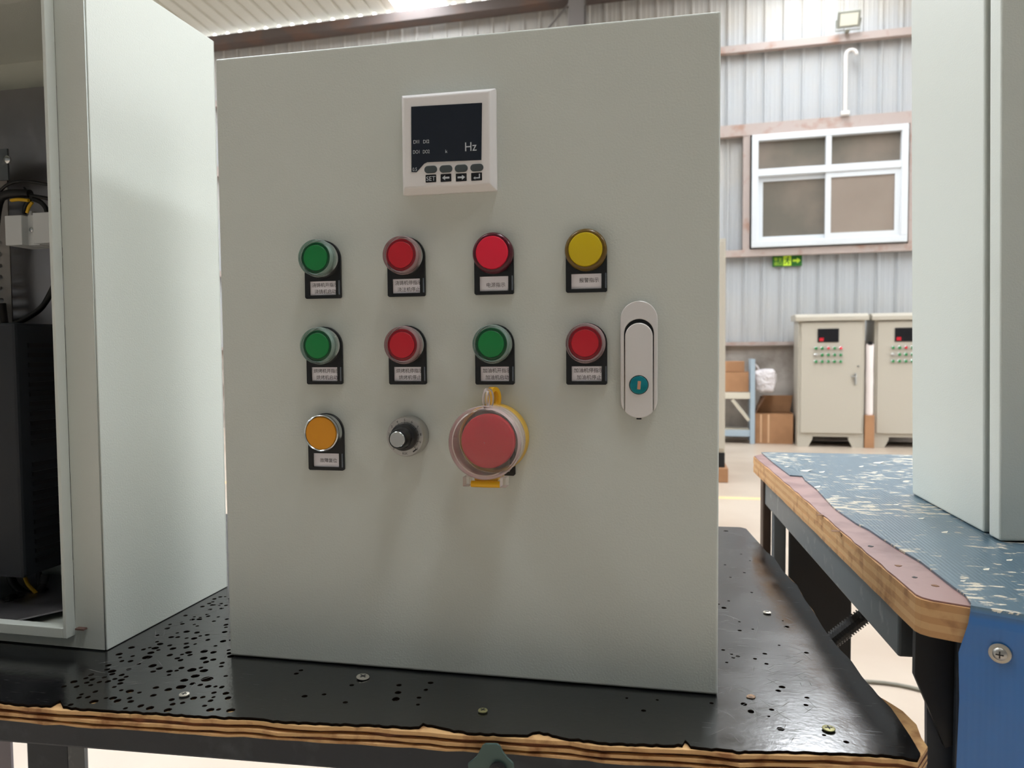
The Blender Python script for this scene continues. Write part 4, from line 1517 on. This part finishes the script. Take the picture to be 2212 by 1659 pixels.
# base: stadium with a channel open at the bottom
chan = [(-lev_r-0.0004, -hh+0.0042)]
outer = []
n = 16
for i in range(n+1):
    t = math.pi*i/n
    outer.append((R_*math.cos(t), hh-R_+R_*math.sin(t)))
phi = math.acos((lev_r+0.0004)/R_)
for i in range(9):
    t = math.pi+phi*i/8
    outer.append((R_*math.cos(t), -hh+R_+R_*math.sin(t)))
inn = []
for i in range(n+1):
    t = math.pi-math.pi*i/n
    inn.append(((lev_r+0.0008)*math.cos(t), zt+0.0022-lev_r+(lev_r+0.0008)*math.sin(t)))
outer += inn
for i in range(9):
    t = 2*math.pi-phi+phi*i/8
    outer.append((R_*math.cos(t), -hh+R_+R_*math.sin(t)))
hb = link_mesh('swing_handle', shape2d('swing_handle', [outer], 0.0048, HANDLE, UP, bevel=0.0006), cab, dl(hc.x, hc.z), label='silver swing handle with teal lock')
link_mesh('handle_bed', shape2d('handle_bed', [stadium(R_-0.0004, -hh+0.0004, hh-0.0004)], 0.0012, BLACKP, UP @ Matrix.Translation((0, 0, 0.0001))), hb)
lv = []
for i in range(n+1):
    t = math.pi*i/n
    lv.append((lev_r*math.cos(t), zt-lev_r+lev_r*math.sin(t)))
for i in range(13):
    t = math.pi+phi+0.03+(math.pi-2*phi-0.06)*i/12
    lv.append((R_*math.cos(t), -hh+R_+R_*math.sin(t)))
link_mesh('lever', shape2d('lever', [lv], 0.0046, HANDLE, UP @ Matrix.Translation((0, 0, 0.0013)), bevel=0.0006), hb)
lk = 0.2313-hc.z
MB().lathe([(0.0071, 0.0058), (0.0071, 0.0061), (0.0068, 0.0061)], 36, 0, lk).build('lock_ring', BLACKP, hb, smooth=True)
MB().lathe([(0.0066, 0.0058), (0.0066, 0.0068), (0.0062, 0.0073), (0.003, 0.0075), (0.0005, 0.0075)], 36, 0, lk).build('lock_cylinder', TEAL, hb, smooth=True)
MB(Matrix.Translation((0.0002, 0, lk-0.0002)) @ Matrix.Rotation(math.radians(4), 4, 'Y')).box(-0.0012, 0.0012, -0.0079, -0.0074, -0.0031, 0.0031).build('key_slot', COPPER, hb, bevel=0.0002)
MB().box(-0.0018, 0.0018, -0.004, -0.0005, -hh-0.0012, -hh+0.0006).build('latch_tip', BLACKP, hb)

# ================================================================== LEFT OPEN CABINET
LX, LY, LYAW = -0.1118, -0.0093, -0.0145
LW, LD, LH = 0.46, 0.178, 0.589
lc = empty('open_cabinet', (LX, LY, TZ), LYAW, 'taller grey steel cabinet with its door off and wiring inside', 'cabinet')
LI = WM[lc.name].inverted()
t = 0.0015
FW = 0.030                                       # front frame width
box = MB()
box.box(-LW, 0, LD-t, LD, 0.0004, LH)
box.box(-t, 0, 0, LD-t, 0.0004, LH).box(-LW, -LW+t, 0, LD-t, 0.0004, LH)
box.box(-LW+t, -t, 0, LD-t, 0.0004, t+0.0004).box(-LW+t, -t, 0, LD-t, LH-t, LH)
box.build('body', PAINT, lc, bevel=0.0006, seg=2)
fr_loops = [rect(-LW+0.001, -0.001, 0.0012, LH-0.001), rect(-LW+FW, -FW, 0.016, LH-FW)[::-1]]
link_mesh('front_frame', shape2d('front_frame', fr_loops, 0.0015, PAINT_IN, Matrix.Translation((0, -0.0001, 0)) @ UP), lc)
LP = 0.0115
x0, x1, z0, z1 = -LW+FW, -FW, 0.0125, LH-FW
for b in ((x1-0.0035, x1, z0, z1), (x0, x0+0.0035, z0, z1)):
    MB().box(b[0], b[1], -LP, -0.0017, b[2], b[3]).build('lip', PAINT_IN, lc, bevel=0.0006)
MB().box(x0+0.0036, x1-0.0036, -LP, -0.0017, z0, z0+0.0090).build('lip', PAINT_IN, lc, bevel=0.0006)
MB().box(x0+0.0036, x1-0.0036, -LP, -0.0017, z1-0.0035, z1).build('lip', PAINT_IN, lc, bevel=0.0006)
MB().box(-FW+0.0035, -FW+0.012, -0.006, -0.0017, 0.0185, 0.020).build('seal_remnant', mat('brown_seal', (110, 84, 74), 0.8), lc)


def lw(px, py, yy):
    return on_y(px, py, yy)


def lbox(name, m, x0, x1, y0, y1, z0, z1, bevel=0.0, parent=lc, label=None):
    g = MB((WM[parent.name]).inverted())
    g.box(x0, x1, y0, y1, z0, z1)
    return g.build(name, m, parent, bevel=bevel, label=label)


lbox('mounting_plate', GALV, -0.555, -0.150, 0.1495, 0.1515, 0.84, 1.35)
# slotted strip
za, zb_ = 1.092, 1.262
sl = []
k = 0
for k in range(12):
    zz = za+0.012+k*0.0126
    sl.append([(-0.408, zz-0.0026), (-0.352, zz-0.0026), (-0.3505, zz-0.0018), (-0.3498, zz), (-0.3505, zz+0.0018), (-0.352, zz+0.0026), (-0.408, zz+0.0026)][::-1])
me = shape2d('slotted_strip', [rect(-0.414, -0.340, za, zb_)]+sl, 0.0015, STRIP, LI @ Matrix.Translation((0, 0.134, 0)) @ UP)
link_mesh('slotted_strip', me, lc)
# drive unit with louvres on its side
dr = lbox('drive_unit', DARKP, -0.42, -0.252, 0.048, 0.146, 0.838, 1.088, bevel=0.003, label='black variable speed drive')
lv_ = MB(WM[dr.name].inverted())
for k in range(22):
    zz = 1.066-k*0.0096-(0.012 if k >= 11 else 0)
    lbox('louvre', BLACKP, -0.2535, -0.2505, 0.062, 0.100, zz-0.0022, zz+0.0022, 0.0, dr)
# bracket with bolt
lbox('bracket', STEELG, -0.37, -0.3235, 0.118, 0.120, 1.243, 1.276)
q = lw(16, 345, 0.117)
MB(LI @ Matrix.Translation((q.x, 0.118, q.z))).lathe([(0.0042, 0), (0.0042, 0.002), (0.0025, 0.0034), (0.0005, 0.0037)], 18).build('bolt', CHROME, lc, smooth=True)
# white terminal block
tA, tB, tC, tD = lw(12, 530, 0.10), lw(48, 530, 0.10), lw(74, 527, 0.10), lw(112, 523, 0.10)
zt0, zt1 = tA.z, lw(12, 466, 0.10).z
tb_ = lbox('terminal_block', WHITEP, tA.x, tB.x, 0.10, 0.133, zt0, zt1, 0.0006, label='white terminal block')
lbox('terminal_cover', WHITEP, tC.x-0.001, tD.x+0.004, 0.100, 0.133, zt0+0.0008, zt1+0.0016, 0.0006, tb_)
lbox('terminal_well', WHITEP, tB.x, tC.x-0.001, 0.108, 0.133, zt0+0.0004, zt1+0.001, 0.0, tb_)
lbox('terminal_peg', WHITEP, tB.x-0.001, tB.x+0.003, 0.11, 0.12, zt1, zt1+0.006, 0.0005, tb_)
lbox('terminal_peg', WHITEP, tD.x-0.004, tD.x+0.000, 0.11, 0.12, zt1+0.001, zt1+0.006, 0.0005, tb_)
q = lw(67, 496, 0.107)
MB((WM[tb_.name]).inverted() @ Matrix.Translation((q.x, 0.108, q.z))).lathe([(0.0024, 0), (0.0024, 0.0012), (0.001, 0.0018)], 16).build('terminal_screw', CHROME, tb_, smooth=True)


def cable(pts, r, m=CABLE, yy=0.112, name='cable'):
    P = [lw(p[0], p[1], p[2] if len(p) > 2 else yy) for p in pts]
    out = []
    for i in range(len(P)-1):
        p0, p1, p2, p3 = P[max(i-1, 0)], P[i], P[i+1], P[min(i+2, len(P)-1)]
        for j in range(8):
            s = j/8
            out.append(0.5*((2*p1)+(p2-p0)*s+(2*p0-5*p1+4*p2-p3)*s*s+(3*p1-p0-3*p2+p3)*s**3))
    out.append(P[-1])
    g = MB(LI)
    g.tube(out, r, 10)
    return g.build(name, m, lc, smooth=True)


cable([(-20, 440), (0, 413), (20, 397), (50, 391), (90, 396), (118, 402), (150, 412)], 0.0016)
cable([(-30, 470), (-5, 430), (20, 420), (55, 420), (80, 425), (120, 431), (150, 434)], 0.0020)
cable([(-15, 520), (-4, 440), (12, 421), (40, 418), (65, 419)], 0.0046)
cable([(24, 433), (40, 431), (62, 433)], 0.0018, CABLEY, 0.106)
cable([(72, 424), (62, 434), (54, 448), (52, 462)], 0.0022)
cable([(70, 437), (63, 446), (58, 460)], 0.0016, CABLEY, 0.106)
cable([(72, 430), (88, 437), (98, 448), (102, 460)], 0.0024)
cable([(52, 405), (60, 415), (68, 428)], 0.0010)
cable([(30, 700), (60, 686), (90, 664), (110, 632), (122, 605), (150, 540)], 0.0030)
cable([(4, 655, 0.125), (6, 672, 0.125), (10, 700, 0.12)], 0.004)
# loose plate and cable gland at the bottom
g = MB(LI)
g.prism([(-0.24, 0.004), (-0.155, 0.129), (-0.155, 0.146), (-0.45, 0.146), (-0.45, 0.004)], 0.8085, 0.810)
g.build('loose_plate', GALV, lc)
cable([(20, 1225, 0.10), (30, 1262, 0.095), (60, 1284, 0.09), (88, 1272, 0.095), (98, 1240, 0.10)], 0.0042)
cable([(52, 1240, 0.092), (60, 1262, 0.088), (78, 1281, 0.086)], 0.0018, CABLEY)
cable([(84, 1225, 0.10), (86, 1262, 0.098), (100, 1275, 0.096)], 0.0026)
